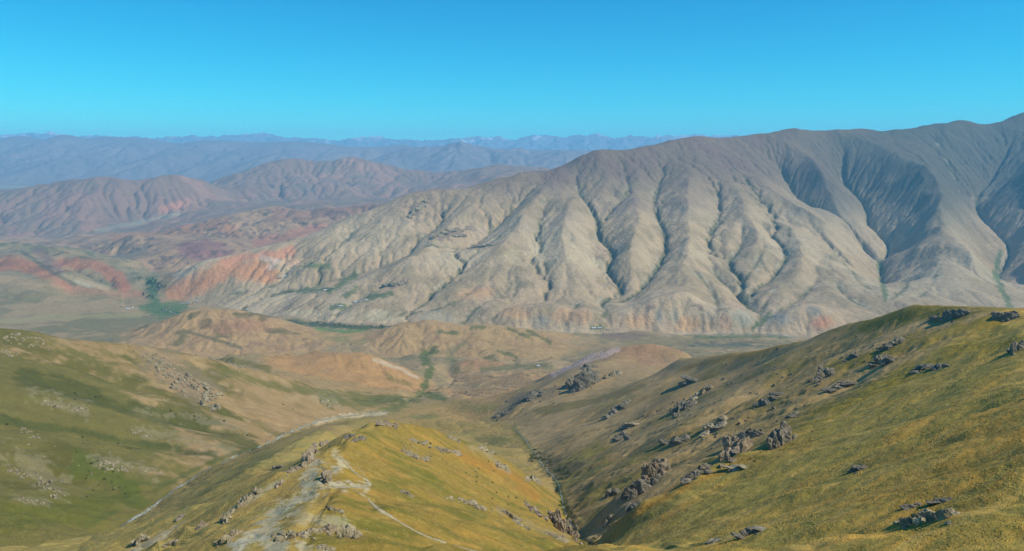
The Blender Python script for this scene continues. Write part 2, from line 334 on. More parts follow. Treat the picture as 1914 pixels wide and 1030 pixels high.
NEAR_GULLIES = [(20, 90, (700, 1900), [(-20, 783), (131, 803), (227, 825), (323, 840), (400, 852)]), (16, 80, (700, 2000), [(44, 698), (131, 729), (306, 777), (437, 816)]), (11, 60, (700, 2000), [(20, 645), (90, 668), (200, 702), (290, 745)]),
 (13, 70, (700, 1600), [(40, 870), (150, 900), (235, 940)]), (12, 80, (900, 2400), [(470, 700), (515, 740), (555, 778)]), (9, 60, (900, 2200), [(330, 662), (400, 700), (450, 760), (490, 800)]), (10, 70, (1500, 2700), [(560, 715), (640, 738), (720, 752)]),
 (13, 70, (700, 1900), [(1560, 618), (1400, 690), (1250, 760), (1100, 812)]), (12, 60, (650, 1700), [(1640, 640), (1450, 722), (1300, 800), (1180, 850), (1090, 890)]), (11, 60, (900, 2200), [(1480, 650), (1300, 712), (1150, 770), (1010, 812)]), (8, 40, (600, 1300), [(1560, 720), (1400, 790), (1290, 850), (1180, 910), (1110, 960)]),
 (5, 36, (350, 1000), [(690, 862), (800, 900), (900, 960), (1000, 1000)]), (5, 36, (400, 1200), [(740, 812), (830, 850), (930, 905), (1010, 950)]), (4, 30, (200, 700), [(1914, 760), (1700, 830), (1500, 900), (1350, 960)])]
for gi, (D, w, (ya, yb), path) in enumerate(NEAR_GULLIES):
    P = np.array([ground(u, v, ya, yb, 0.6 * D)[:2] for (u, v) in curve(path, 6)])
    for _ in range(3): P[1:-1] = 0.25 * P[:-2] + 0.5 * P[1:-1] + 0.25 * P[2:]
    sl, dd, tt = line_dist(P, w * 1.1)
    Z[sl] -= D * np.clip(1 - dd * (1 + 0.3 * vnoise(XX[sl] / 50, YY[sl] / 50, 80 + gi)) / w, 0, 1) ** 1.5 * np.minimum(1, tt / 0.3) * np.minimum(1, (1 - tt) / 0.2 + 0.1)
Zmt = Z.copy()
carve = np.zeros_like(Z); gdist = np.full(Z.shape, 1e6)
for gi, (D, w, path) in enumerate(GULLIES):
    D = D * ((0.75, 0.5, 0.62, 0.42)[gi % 4] if D < 150 else 0.9); pts = []
    cp = curve(path, 4)
    for k, (u, v) in enumerate(cp):
        t = k / (len(cp) - 1); d = D * min(1, t / 0.25) * 0.8
        x, y, z = ground(u, v, 4300, 10500, d, Zmt); pts.append((x, y))
    P = np.array(pts)
    for _ in range(2): P[1:-1] = 0.25 * P[:-2] + 0.5 * P[1:-1] + 0.25 * P[2:]
    sl, dd, tt = line_dist(P, w * 1.1)
    wob = 1 + 0.18 * vnoise(XX[sl] / 160, YY[sl] / 160, 40 + gi)
    prof = np.clip(1 - dd * wob / w, 0, 1) ** (1.45 if D < 150 else 1.3)
    prof = prof + 0.07 * np.clip(1 - dd / 48.0, 0, 1)
    c = D * prof * np.minimum(1, tt / 0.22 + 0.05) * np.minimum(1, (1 - tt) / 0.12 + 0.25)
    carve[sl] += c ** 3
    gdist[sl] = np.minimum(gdist[sl], dd + 40 * (1 - np.minimum(1, tt / 0.3)))
Z = Z - np.cbrt(carve)
# spurs standing out between the high valleys
for gi, (D, w, path) in enumerate(((110, 330, [(1500, 262), (1545, 330), (1575, 375), (1605, 400)]), (150, 400, [(1665, 262), (1720, 318), (1762, 360), (1757, 395), (1800, 450), (1840, 520)]), (160, 480, [(1935, 290), (1965, 400), (1975, 520)]), (70, 260, [(1400, 315), (1461, 366), (1503, 394), (1605, 450)]), (60, 230, [(1035, 330), (985, 395), (950, 445), (900, 485)]), (55, 220, [(1100, 330), (1060, 400), (1050, 455), (1075, 510)]), (55, 210, [(1190, 340), (1200, 410), (1175, 470), (1200, 520)]), (60, 230, [(1290, 300), (1285, 390), (1290, 470), (1250, 530)]), (50, 190, [(1370, 330), (1410, 420), (1430, 480)]), (45, 180, [(1450, 400), (1500, 460), (1490, 520)]), (45, 200, [(880, 380), (830, 430), (790, 470), (700, 520)]), (40, 180, [(760, 380), (700, 425), (620, 470), (540, 510)]))):
    P = np.array([ground(u, v, 4300, 10500, -0.5 * D, Zmt)[:2] for (u, v) in curve(path, 4)])
    for _ in range(2): P[1:-1] = 0.25 * P[:-2] + 0.5 * P[1:-1] + 0.25 * P[2:]
    sl, dd, tt = line_dist(P, w * 1.1)
    Z[sl] += D * np.clip(1 - dd / w, 0, 1) ** (1.4 if D > 65 else 1.1) * np.minimum(1, tt / 0.25) * np.minimum(1, (1 - tt) / 0.25 + 0.1) * (1 + 0.3 * vnoise(XX[sl] / 220, YY[sl] / 220, 60 + gi))
print('base %.1fs' % (time.time() - T0), nr, nc)

# ------------------------------------------------------------------ terrain: erosion relief
def grads(Z):
    gs = np.gradient(Z, axis=1) / np.gradient(SC)[None, :]
    gy = np.gradient(Z, axis=0) / np.gradient(YR)[:, None]
    zx = gs / YY; return zx, gy - zx * SS
def erosion(rows, lam, amp, octv, seed, smax=0.35, branch=1.6):
    a, b = rows; X = XX[a:b].astype(np.float32); Y = YY[a:b].astype(np.float32)
    zx, zy = grads(Z); zx = zx[a:b]; zy = zy[a:b]
    zx = blur(zx, 2.0); zy = blur(zy, 2.0)
    sl = np.hypot(zx, zy) + 1e-5
    k = np.minimum(sl / smax, 1.0) ** 1.2
    dx = (-zy / sl).astype(np.float32); dy = (zx / sl).astype(np.float32)   # across the slope
    gx = (zx / sl * k).astype(np.float32); gy = (zy / sl * k).astype(np.float32)
    h = np.zeros_like(X); A = 1.0; Lm = lam; ddx = np.zeros_like(X); ddy = np.zeros_like(X)
    for o in range(octv):
        sx = gx + ddx * branch; sy = gy + ddy * branch; q = np.hypot(sx, sy) + 1e-4
        px, py = -sy / q, sx / q
        fx = X / Lm; fy = Y / Lm; ix = np.floor(fx); iy = np.floor(fy)
        cs = np.zeros_like(X); sn = np.zeros_like(X); wt = np.zeros_like(X)
        for i in (-1, 0, 1):
            for j in (-1, 0, 1):
                hx = _hash((ix + i).astype(np.int64), (iy + j).astype(np.int64), seed + o * 7)
                jx = (hx & np.uint32(0xffff)).astype(np.float32) / 65536; jy = (hx >> np.uint32(16)).astype(np.float32) / 65536
                vx = fx - ix - i - jx; vy = fy - iy - j - jy
                w = np.exp(-(vx * vx + vy * vy) * 2.2); ph = (vx * px + vy * py) * 6.2832
                cs += w * np.cos(ph); sn -= w * np.sin(ph); wt += w
        cs /= wt; sn /= wt; mag = (cs * cs + sn * sn) ** 0.3 + 0.12; cs /= mag; sn /= mag
        h += A * (2 * np.sqrt(np.clip(0.5 + 0.5 * cs, 0, 1)) - 1)
        ddx += A * sn * px * k; ddy += A * sn * py * k
        A *= 0.5; Lm *= 0.5
    return (amp * h * k)
def fluvial(x0, x1, y0, y1, dx, iters, kdt, kd, namp, nlam, seed, fade, mexp=0.4, amax=1e9):
    """rain wears the slopes: stream-power incision along the drainage plus creep on the divides; returns the change on the terrain grid"""
    gx = np.arange(x0, x1, dx); gy = np.arange(y0, y1, dx); nx, ny = len(gx), len(gy); X, Y = np.meshgrid(gx, gy)
    z0 = height(np.clip(X / Y, SC[0], SC[-1]) * Y, Y); z = z0 + namp * fbm(X / nlam, Y / nlam, 5, seed, 0.6)
    rho = [np.random.default_rng(seed + 31 * k).uniform(0.55, 1.45, (ny, nx)) for k in range(8)]      # wandering flow, no grid-aligned rills
    n = nx * ny; idx = np.arange(n).reshape(ny, nx); inner = np.zeros((ny, nx), bool); inner[1:-1, 1:-1] = True; inner = inner.ravel()
    offs = [(-1, -1), (-1, 0), (-1, 1), (0, -1), (0, 1), (1, -1), (1, 0), (1, 1)]
    for it in range(iters):
        zp = np.pad(z, 1, mode='edge'); best = np.zeros((ny, nx)); rec = idx.copy(); dist = np.full((ny, nx), dx)
        if it % 4 == 0:                                              # no closed hollows: fill to just above the lowest neighbour
            for _ in range(6):
                zp = np.pad(z, 1, mode='edge'); mn = np.min([zp[1 + a:1 + a + ny, 1 + b:1 + b + nx] for a, b in offs], axis=0); pit = z <= mn; pit[0] = pit[-1] = False; pit[:, 0] = pit[:, -1] = False
                z = np.where(pit, mn + 0.02, z)
            zp = np.pad(z, 1, mode='edge')
        for k_, (a, b) in enumerate(offs):
            L_ = dx * math.hypot(a, b); sl_ = (z - zp[1 + a:1 + a + ny, 1 + b:1 + b + nx]) / L_ * rho[k_]
            m = sl_ > best; m[0] = m[-1] = False; m[:, 0] = m[:, -1] = False
            best = np.where(m, sl_, best); rec = np.where(m, idx + a * nx + b, rec); dist = np.where(m, L_, dist)
        r = rec.ravel(); order = np.argsort(z.ravel(), kind='stable'); rl = r.tolist(); A = [dx * dx] * n
        for i in order[::-1].tolist():
            q = rl[i]
            if q != i: A[q] += A[i]
        f = (kdt * np.minimum(np.array(A), amax) ** mexp / dist.ravel()); f[r == np.arange(n)] = 0.0; fl = f.tolist(); zl = z.ravel().tolist()
        for i in order.tolist():
            k = fl[i]
            if k: zl[i] = (zl[i] + k * zl[rl[i]]) / (1 + k)
        z = np.array(zl).reshape(ny, nx); zp = np.pad(z, 1, mode='edge')
        z = z + kd * (0.25 * (zp[:-2, 1:-1] + zp[2:, 1:-1] + zp[1:-1, :-2] + zp[1:-1, 2:]) - z)
    dz = z - z0; Ag = np.array(A).reshape(ny, nx)
    a, b = rows_of(y0 + dx, y1 - dx); Xg = XX[a:b]; Yg = YY[a:b]
    fc = (Xg - x0) / dx; fr = (Yg - y0) / dx; ok = (fc >= 1) & (fc < nx - 2); fc = np.clip(fc, 0, nx - 1.001); fr = np.clip(fr, 0, ny - 1.001)
    c0 = fc.astype(int); r0 = fr.astype(int); fc = fc - c0; fr = fr - r0
    bl = lambda G: (G[r0, c0] * (1 - fc) + G[r0, c0 + 1] * fc) * (1 - fr) + (G[r0 + 1, c0] * (1 - fc) + G[r0 + 1, c0 + 1] * fc) * fr
    out = np.zeros_like(Z); out[a:b] = bl(dz) * ok * sstep(0, fade, np.minimum(Yg - y0, y1 - Yg)) * sstep(0, fade, np.minimum(Xg - x0, x1 - Xg))
    FLOW[a:b] = np.maximum(FLOW[a:b], bl(np.log10(Ag)) * ok)
    return out
FLOW = np.zeros_like(Z)
def rows_of(y0, y1): return (int(np.searchsorted(YR, y0)), int(np.searchsorted(YR, y1)))
def band(y0, y1, f=0.12): return sstep(y0, y0 * (1 + f), YY) * (1 - sstep(y1 * (1 - f), y1, YY))
Z += fluvial(-2700, 7800, 4150, 11000, 17.0, 25, 0.030, 0.04, 46.0, 560, 501, 150, 0.4, 9e5) * sstep(-200, 200, YY - 4400 + np.clip((700 - UU) * 2.2, 0, 900)) * sstep(350, 520, UU)
Z += fluvial(-11000, 2500, 5000, 17600, 38.0, 25, 0.030, 0.05, 190.0, 1700, 511, 300, 0.5, 4e6) * (1 - sstep(300, 420, UU) * sstep(0, 250, np.interp(UU, [320, 400, 560, 640, 800, 1000, 1300], [5900, 6500, 7100, 7700, 8500, 9300, 10500]) - YY)) * sstep(5300, 5900, YY + np.where(UU < 230, 250, 0))
Z += fluvial(-2700, 2200, 2300, 4650, 11.0, 22, 0.02, 0.03, 14.0, 260, 521, 120, 0.4, 1.2e5)
Z += fluvial(-1700, 1250, 560, 2650, 8.0, 20, 0.014, 0.03, 5.0, 130, 531, 120, 0.4, 6e4) * sstep(560, 900, YY)
for D, w, path in ((55, 190, [(-40, 478), (40, 485), (110, 508), (170, 533), (215, 556)]), (50, 180, [(50, 458), (130, 478), (190, 498), (238, 532)]), (35, 170, [(-40, 528), (40, 543), (110, 560)])):
    P = np.array([ground(u, v, 5150, 7600, -0.5 * D)[:2] for (u, v) in curve(path, 5)])
    for _ in range(2): P[1:-1] = 0.25 * P[:-2] + 0.5 * P[1:-1] + 0.25 * P[2:]
    sl, dd, tt = line_dist(P, w * 1.1)
    Z[sl] += D * np.clip(1 - dd * (1 + 0.3 * vnoise(XX[sl] / 120, YY[sl] / 120, 93)) / w, 0, 1) ** 1.15 * np.minimum(1, tt / 0.2) * np.minimum(1, (1 - tt) / 0.3)
r = rows_of(1500, 4700); e = np.zeros_like(Z)
e[r[0]:r[1]] = erosion(r, 150, 9, 4, 51, 0.3)
Z += e * band(2300, 4600, 0.15)
r = rows_of(4300, 17500); e = np.zeros_like(Z)
e[r[0]:r[1]] = erosion(r, 170, 5, 3, 11, 0.5)
Z += e * band(4300, 17500)
r = rows_of(17500, 46000); e[:] = 0
e[r[0]:r[1]] = erosion(r, 2000, 190, 4, 31, 0.2)
Z += e * sstep(18500, 22000, YY) * (1 - 0.75 * np.exp(-((YY - 27000) / 1500) ** 2)) * np.where(YY > 33000, 1.0, 0.8)
r = rows_of(170, 1500); e[:] = 0
e[r[0]:r[1]] = erosion(r, 90, 3.0, 4, 61, 0.4)
Z += e * band(170, 1400, 0.25)
# uneven ground
Z += fbm(XX / 60, YY / 60, 4, 5) * 3.0 * (1 - sstep(1500, 4000, YY)) * sstep(60, 400, YY)
Z += fbm(XX / 9, YY / 9, 3, 15) * 0.5 * (1 - sstep(700, 1600, YY))
Z += fbm(XX / 330, YY / 330, 4, 25) * 8.0 * sstep(4500, 6000, YY) * (1 - sstep(15000, 18000, YY))
Z += (0.35 - np.abs(fbm(XX / 650, YY / 650, 4, 35))) * 230.0 * sstep(36000, 39500, YY)
print('relief %.1fs' % (time.time() - T0))
ZX, ZY = grads(Z)
SLOPE = np.hypot(ZX, ZY)
VV = V0 - F * Z / YY
#@@PAINT
# ------------------------------------------------------------------ terrain: ground colours (albedo)
def lin(c):
    c = np.asarray(c, float) / 255.0
    return np.where(c <= 0.04045, c / 12.92, ((c + 0.055) / 1.055) ** 2.4)
K = 0.72
COL = np.zeros((nr, nc, 3), np.float32); COL[:] = lin((150, 130, 92)) * K
def mix(mask, rgb, sl=None):
    t = (lin(rgb) * K).astype(np.float32)
    C = COL if sl is None else COL[sl]
    C += (t - C) * np.clip(mask, 0, 1)[..., None].astype(np.float32)
N400 = fbm(XX / 400, YY / 400, 4, 101); N100 = fbm(XX / 100, YY / 100, 4, 111); N30 = fbm(XX / 30, YY / 30, 4, 121); N8 = fbm(XX / 8, YY / 8, 3, 131)
N3 = np.zeros_like(Z); _k = np.searchsorted(YR, 1000); N3[:_k] = fbm(XX[:_k] / 2.6, YY[:_k] / 2.6, 3, 136)
N1500 = fbm(XX / 1500, YY / 1500, 4, 141)
def rblock(y0, y1, u0=-300, u1=2200):
    a, b = np.searchsorted(YR, y0), np.searchsorted(YR, y1); c, d = np.searchsorted(SC, (u0 - U0) / F), np.searchsorted(SC, (u1 - U0) / F)
    return (slice(a, b), slice(c, d))
def stroke(path, width, rgb, y0, y1, amt=1.0, soft=0.6, nz=None, namp=0.5):
    """a patch of ground of its own colour along a path, ragged by noise; width in photo pixels"""
    P = np.asarray(path, float); pad = width * 2.2
    sl = rblock(y0, y1, P[:, 0].min() - pad, P[:, 0].max() + pad)
    u = UU[sl]; v = VV[sl]; best = np.full(u.shape, 1e9)
    for k in range(max(len(P) - 1, 1)):
        q = P[min(k + 1, len(P) - 1)]; dx, dy = q - P[k]; qq = max(dx * dx + dy * dy, 1e-6)
        t = np.clip(((u - P[k, 0]) * dx + (v - P[k, 1]) * dy) / qq, 0, 1)
        best = np.minimum(best, np.hypot(u - P[k, 0] - t * dx, v - P[k, 1] - t * dy))
    n = (N100 if nz is None else nz)[sl]
    m = 1 - sstep(1 - soft, 1 + soft * 0.4, best / width + n * namp * 1.3 + N8[sl] * 0.25 * (y0 < 2000) + N30[sl] * 0.4)
    mix(m * amt, rgb, sl)
def blob(u, v, ru, rv, rgb, y0, y1, amt=1.0, nz=None, namp=0.6, ang=0):
    sl = rblock(y0, y1, u - 2 * max(ru, rv), u + 2 * max(ru, rv)); c, s_ = math.cos(R(ang)), math.sin(R(ang))
    du = UU[sl] - u; dv = VV[sl] - v
    d = np.hypot((du * c + dv * s_) / ru, (-du * s_ + dv * c) / rv)
    n = (N100 if nz is None else nz)[sl]
    mix((1 - sstep(0.35, 1.15, d + n * namp + N30[sl] * 0.35)) * amt, rgb, sl)
UL = np.interp(YY, [450, 600, 700] + [p[2] for p in LSTREAM], [-400, -120, 40] + [p[0] for p in LSTREAM]); URt = np.interp(YY, [p[2] for p in RSTREAM][::-1], [p[0] for p in RSTREAM][::-1])
# --- far ranges
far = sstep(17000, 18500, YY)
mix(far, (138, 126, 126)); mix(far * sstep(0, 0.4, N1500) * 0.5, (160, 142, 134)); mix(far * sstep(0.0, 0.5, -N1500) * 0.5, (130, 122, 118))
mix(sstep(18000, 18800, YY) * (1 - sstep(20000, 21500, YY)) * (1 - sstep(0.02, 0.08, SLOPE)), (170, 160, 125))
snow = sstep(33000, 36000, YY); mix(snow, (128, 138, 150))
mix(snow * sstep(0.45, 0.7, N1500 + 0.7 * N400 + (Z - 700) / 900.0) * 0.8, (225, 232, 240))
# --- middle ranges
midr = sstep(9500, 9900, YY) * (1 - far)
mix(midr, (150, 118, 94)); mix(midr * sstep(0.0, 0.35, N400 * 0.7 + N1500), (170, 130, 102)); mix(midr * (1 - sstep(0.06, 0.16, SLOPE)), (142, 126, 96))
mix(midr * sstep(0.1, 0.4, -N400) * 0.7, (142, 120, 96))
for p in (((150, 380), (200, 370), (240, 385)), ((90, 400), (150, 372)), ((270, 372), (300, 385))): stroke(p, 16, (160, 122, 98), 9600, 13000, 0.6, nz=N400)
stroke(((305, 392), (335, 382), (350, 378)), 9, (200, 140, 104), 9600, 17000, 0.9, nz=N400); stroke(((645, 298), (665, 300)), 5, (195, 150, 125), 14000, 17000, 0.8, nz=N400)
stroke(((180, 432), (260, 415), (340, 398)), 4, (165, 155, 125), 9600, 13000, 0.7, nz=N400)
# --- ridges behind the oasis
dr = sstep(6950, 7150, YY + 0 * UU) * (1 - sstep(9500, 9900, YY)) * (UU < 900) * (YY > np.interp(UU, [0, 205, 340, 480, 640, 850], [7300, 6900, 6400, 6700, 7400, 8300]))
dr2 = (UU > 160) & (UU < 480) & (YY > np.interp(UU, [160, 250, 340, 480], [7000, 6400, 6350, 6600])) & (YY < 7600)
dr = np.maximum(dr, dr2)
mix(dr, (172, 140, 106)); mix(dr * sstep(0, 0.4, N400), (184, 150, 112)); mix(dr * sstep(0.05, 0.3, -N100 - 0.3 * N400) * 0.7, (142, 118, 94))
stroke(((350, 465), (400, 470), (430, 480)), 18, (150, 106, 100), 6400, 8000, 0.8, nz=N100); stroke(((270, 465), (230, 480), (210, 490)), 14, (112, 108, 92), 6400, 8000, 0.7, nz=N100)
stroke(((215, 440), (260, 438), (330, 430), (420, 418), (440, 440)), 13, (176, 130, 94), 7600, 9500, 0.85, nz=N100); stroke(((520, 400), (620, 390), (720, 380)), 16, (152, 112, 92), 8000, 9500, 0.7, nz=N100)
stroke(((480, 455), (540, 440), (600, 425)), 10, (186, 132, 102), 6900, 9000, 0.8, nz=N100)
mix(dr * sstep(0.15, 0.35, vnoise(XX / 45, YY / 45, 77) * 0.6 + N30 * 0.5) * sstep(0.22, 0.4, SLOPE) * 0.7, (92, 84, 78))
# --- western red hills
wh = (UU < 300) & (YY > 5050) & (YY < np.interp(UU, [-300, 0, 120, 205, 300], [8200, 7900, 7300, 6900, 6300]))
wh = wh.astype(float)
mix(wh, (152, 136, 98)); mix(wh * sstep(0.0, 0.4, N400), (178, 150, 108)); mix(wh * sstep(0.05, 0.35, -N100), (120, 116, 84))
RED = (192, 118, 82)
stroke(((-60, 505), (0, 493), (33, 489), (82, 509), (120, 535)), 15, RED, 5100, 8000, 0.62)
stroke(((112, 494), (150, 495), (185, 499), (224, 521), (234, 540)), 12, RED, 5100, 8000, 0.62)
stroke(((95, 535), (165, 548), (231, 556), (262, 552)), 11, (192, 130, 92), 5100, 8000, 0.62)
stroke(((120, 515), (165, 530), (200, 540)), 6, (190, 164, 124), 5100, 8000, 0.62); stroke(((140, 525), (170, 536)), 4, (186, 180, 150), 5100, 8000, 0.5)
stroke(((0, 520), (60, 530), (110, 545)), 9, (196, 160, 112), 5100, 8000, 0.62); stroke(((20, 540), (60, 550), (110, 556)), 8, (130, 110, 104), 5100, 8000, 0.7)
stroke(((70, 470), (110, 500)), 9, (140, 112, 98), 5100, 8000, 0.62)
stroke(((10, 555), (60, 572), (90, 585)), 4, (86, 92, 58), 4900, 6500, 0.8); stroke(((40, 470), (100, 510), (140, 532)), 4, (104, 104, 78), 5100, 8000, 0.7)
# --- great mountain
FOOT = np.interp(UU, [300, 330, 400, 500, 640, 740, 860, 1000, 1150, 1300, 1400, 1500, 1700, 1914, 2160], [5700, 5560, 5420, 5050, 4690, 4590, 4560, 4540, 4490, 4450, 4440, 4380, 4280, 4180, 4050])
BACK = np.interp(UU, [320, 400, 560, 640, 800, 1000, 1300, 1700, 2160], [5900, 6400, 6900, 7500, 8200, 9000, 10000, 11300, 12500])
mt = sstep(-60, 60, YY - FOOT) * (1 - sstep(0, 200, YY - BACK)) * sstep(318, 330, UU)
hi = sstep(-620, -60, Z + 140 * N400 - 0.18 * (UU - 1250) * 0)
mix(mt, (190, 164, 126)); mix(mt * sstep(-0.2, 0.4, N400) * 0.7, (204, 182, 144)); mix(mt * sstep(0.0, 0.45, -N1500 + 0.3 * N100) * 0.4, (190, 158, 126)); mix(mt * sstep(0.0, 0.4, N100 * 0.6 - N400 * 0.6) * 0.7, (162, 142, 106))
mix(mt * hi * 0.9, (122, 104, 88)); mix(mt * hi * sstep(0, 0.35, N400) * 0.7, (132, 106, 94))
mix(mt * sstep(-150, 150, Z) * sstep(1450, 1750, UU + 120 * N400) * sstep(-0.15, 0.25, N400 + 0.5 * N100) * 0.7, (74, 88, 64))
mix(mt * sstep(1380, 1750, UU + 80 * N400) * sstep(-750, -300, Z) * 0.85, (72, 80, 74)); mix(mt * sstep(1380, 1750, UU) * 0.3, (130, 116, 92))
OR = (210, 162, 108)
for (u, v, ru, rv, c) in ((1290, 606, 40, 14, OR), (1195, 600, 32, 20, OR), (1240, 575, 45, 14, (198, 172, 128)), (1060, 592, 48, 16, (206, 160, 114)), (965, 585, 28, 12, OR), (1530, 606, 22, 16, (204, 132, 90)), (1390, 598, 22, 22, (152, 156, 138)), (1355, 605, 12, 20, (205, 160, 118)),
    (1460, 600, 30, 16, (140, 142, 132)), (1520, 582, 16, 12, (120, 128, 122)), (1230, 585, 10, 26, (156, 158, 140)), (1260, 590, 8, 24, (164, 160, 136)), (900, 545, 40, 9, (206, 160, 114)), (870, 552, 26, 8, (200, 160, 116)), (820, 590, 40, 14, (168, 160, 132)), (700, 590, 46, 14, (206, 192, 150)), (560, 585, 40, 6, (200, 186, 146)),
    (1015, 600, 20, 16, (160, 156, 140)), (1140, 600, 24, 10, (168, 142, 110)), (730, 545, 30, 9, (204, 172, 128)), (1000, 470, 20, 20, (206, 188, 148)), (960, 480, 26, 16, (202, 182, 142)), (1110, 490, 20, 12, (204, 186, 146)), (610, 530, 30, 7, (208, 172, 126)), (540, 490, 30, 8, (222, 176, 136))):
    blob(u, v, ru * 1.15, rv * 1.1, c, 4350, 7000, 0.62, nz=N100)
stroke(((335, 545), (380, 525), (430, 505), (480, 500), (500, 512)), 22, (206, 140, 90), 5400, 6500, 0.75); stroke(((420, 490), (470, 478), (520, 478), (545, 470)), 10, (214, 150, 110), 5400, 6800, 0.85); stroke(((490, 482), (520, 488), (505, 500)), 6, (226, 196, 168), 5400, 6600, 0.8)
# rock showing through on the western shoulder
rk = sstep(0.12, 0.3, vnoise(XX / 38, YY / 38, 78) * 0.55 + N30 * 0.6)
for (u, v, ru, rv, a) in ((785, 385, 40, 32, 20), (830, 395, 16, 22, 0), (850, 430, 45, 22, 0), (825, 440, 30, 16, 0), (735, 530, 45, 14, 0), (905, 460, 50, 8, 0), (1215, 575, 30, 10, 0), (1130, 470, 26, 16, 30), (1300, 575, 20, 8, 0)):
    sl = rblock(4350, 8000, u - 100, u + 100); d = np.hypot((UU[sl] - u) / ru, (VV[sl] - v) / rv)
    mix((1 - sstep(0.5, 1.2, d)) * rk[sl] * 0.85, (118, 100, 98), sl); mix((1 - sstep(0.5, 1.3, d)) * 0.35, (186, 158, 120), sl)
# green lines of scrub along the gullies
mix(mt * sstep(4.5, 5.3, FLOW) * 0.6, (104, 102, 66)); mix(mt * sstep(5.2, 5.7, FLOW + 0.3 * N100) * 0.75, (70, 80, 48))
gv = np.exp(-np.maximum(gdist - 2 + 12 * N30, 0) / 8.0) * mt * sstep(-0.5, 0.2, N100)
mix(gv * 0.75, (72, 82, 50)); mix(np.exp(-gdist / 60.0) * mt * sstep(-0.3, 0.3, N100) * 0.35, (112, 112, 76))
wash = mt * np.exp(-np.abs(gdist - 26 + 10 * N30) / 9.0) * sstep(0.15, 0.45, N100 + N30 * 0.4); mix(wash * 0.6, (205, 190, 160))
for p in (((690, 556), (730, 548)), ((615, 545), (665, 515)), ((648, 552), (665, 540)), ((620, 575), (650, 570)), ((1410, 612), (1440, 588)), ((565, 497), (615, 498)), ((1870, 470), (1860, 510), (1890, 575)), ((1645, 490), (1655, 560)), ((560, 545), (620, 540))):
    stroke(p, 6, (80, 104, 56), 4350, 7500, 0.75, nz=N30)
# --- floor of the main valley
vf = sstep(2280, 2450, YY) * (1 - mt) * (1 - sstep(5300, 5700, YY))
mix(vf, (168, 144, 102)); mix(vf * sstep(-0.1, 0.35, N400 + 0.4 * N100) * 0.7, (138, 126, 86)); mix(vf * sstep(0.1, 0.4, N100 - 0.3 * N400), (170, 146, 104))
mix(vf * (UU < 350) * sstep(-0.3, 0.2, N100 + N400) * 0.7, (126, 118, 78))
stroke(((0, 600), (120, 592), (260, 590)), 5, (168, 158, 104), 4200, 5300, 0.6)
oas = ((282, 525), (284, 545), (292, 565), (285, 580), (330, 585)); stroke(oas, 10, (88, 112, 62), 4600, 7000, 0.9, nz=N30); stroke(((265, 575), (345, 570), (300, 590)), 8, (94, 116, 64), 4600, 6000, 0.85, nz=N30)
stroke(((540, 602), (600, 607), (660, 612), (745, 612)), 5, (62, 84, 48), 4300, 4900, 0.8, nz=N30); stroke(((590, 617), (640, 622), (690, 622)), 6, (92, 132, 62), 4100, 4800, 0.8, nz=N30); stroke(((600, 628), (680, 635)), 8, (118, 128, 66), 3700, 4700, 0.7, nz=N30)
stroke(((1300, 630), (1400, 628), (1480, 630)), 4, (92, 110, 66), 4100, 4600, 0.7, nz=N30); blob(1115, 613, 22, 5, (92, 122, 64), 4300, 4800, 0.7, nz=N30); blob(1170, 628, 60, 9, (140, 116, 98), 3900, 4500, 0.8); blob(1370, 645, 90, 7, (98, 104, 84), 3600, 4300, 0.8)
# knolls
for (u, y, ru, ry, c1, c2) in ((420, 4000, 215, 480, (184, 150, 100), (128, 112, 68)), (870, 3980, 235, 420, (182, 150, 100), (126, 114, 66)), (640, 2750, 165, 330, (182, 142, 90), (130, 116, 62)), (905, 3280, 50, 110, (180, 138, 96), (130, 116, 66))):
    sl = rblock(y - ry * 1.4, y + ry * 1.4, u - ru * 1.4, u + ru * 1.4); d = np.hypot((UU[sl] - u) / ru, (YY[sl] - y) / ry); m = 1 - sstep(0.75, 1.1, d + 0.3 * N100[sl])
    mix(m, c1, sl); mix(m * sstep(0.05, 0.4, N100[sl] + 0.3 * N30[sl]) * 0.7, (170, 136, 92), sl); mix(m * sstep(0.22, 0.45, -N100[sl] * 0.8 - N400[sl] * 0.5), c2, sl)
blob(450, 610, 70, 16, (176, 128, 92), 3700, 4300, 0.6); stroke(((470, 640), (540, 655), (600, 640)), 5, (150, 120, 92), 3600, 4200, 0.5); stroke(((350, 620), (420, 640), (450, 650)), 4, (104, 100, 62), 3600, 4200, 0.7)
for p in (((985, 618), (1010, 630), (1030, 640)), ((950, 615), (990, 630)), ((880, 612), (905, 612)), ((930, 655), (965, 668)), ((820, 620), (845, 622))): stroke(p, 4, (106, 108, 58), 3600, 4300, 0.8, nz=N30)
stroke(((700, 672), (750, 690), (780, 706)), 3.5, (206, 184, 150), 2600, 3000, 0.8, nz=N30); stroke(((1040, 695), (1075, 680), (1110, 664), (1150, 652)), 7, (208, 178, 158), 2150, 2700, 0.85, nz=N30)
blob(1200, 642, 60, 9, (178, 122, 96), 2150, 2700, 0.9); stroke(((1000, 705), (1080, 690), (1130, 670)), 6, (184, 142, 108), 2150, 2800, 0.6)
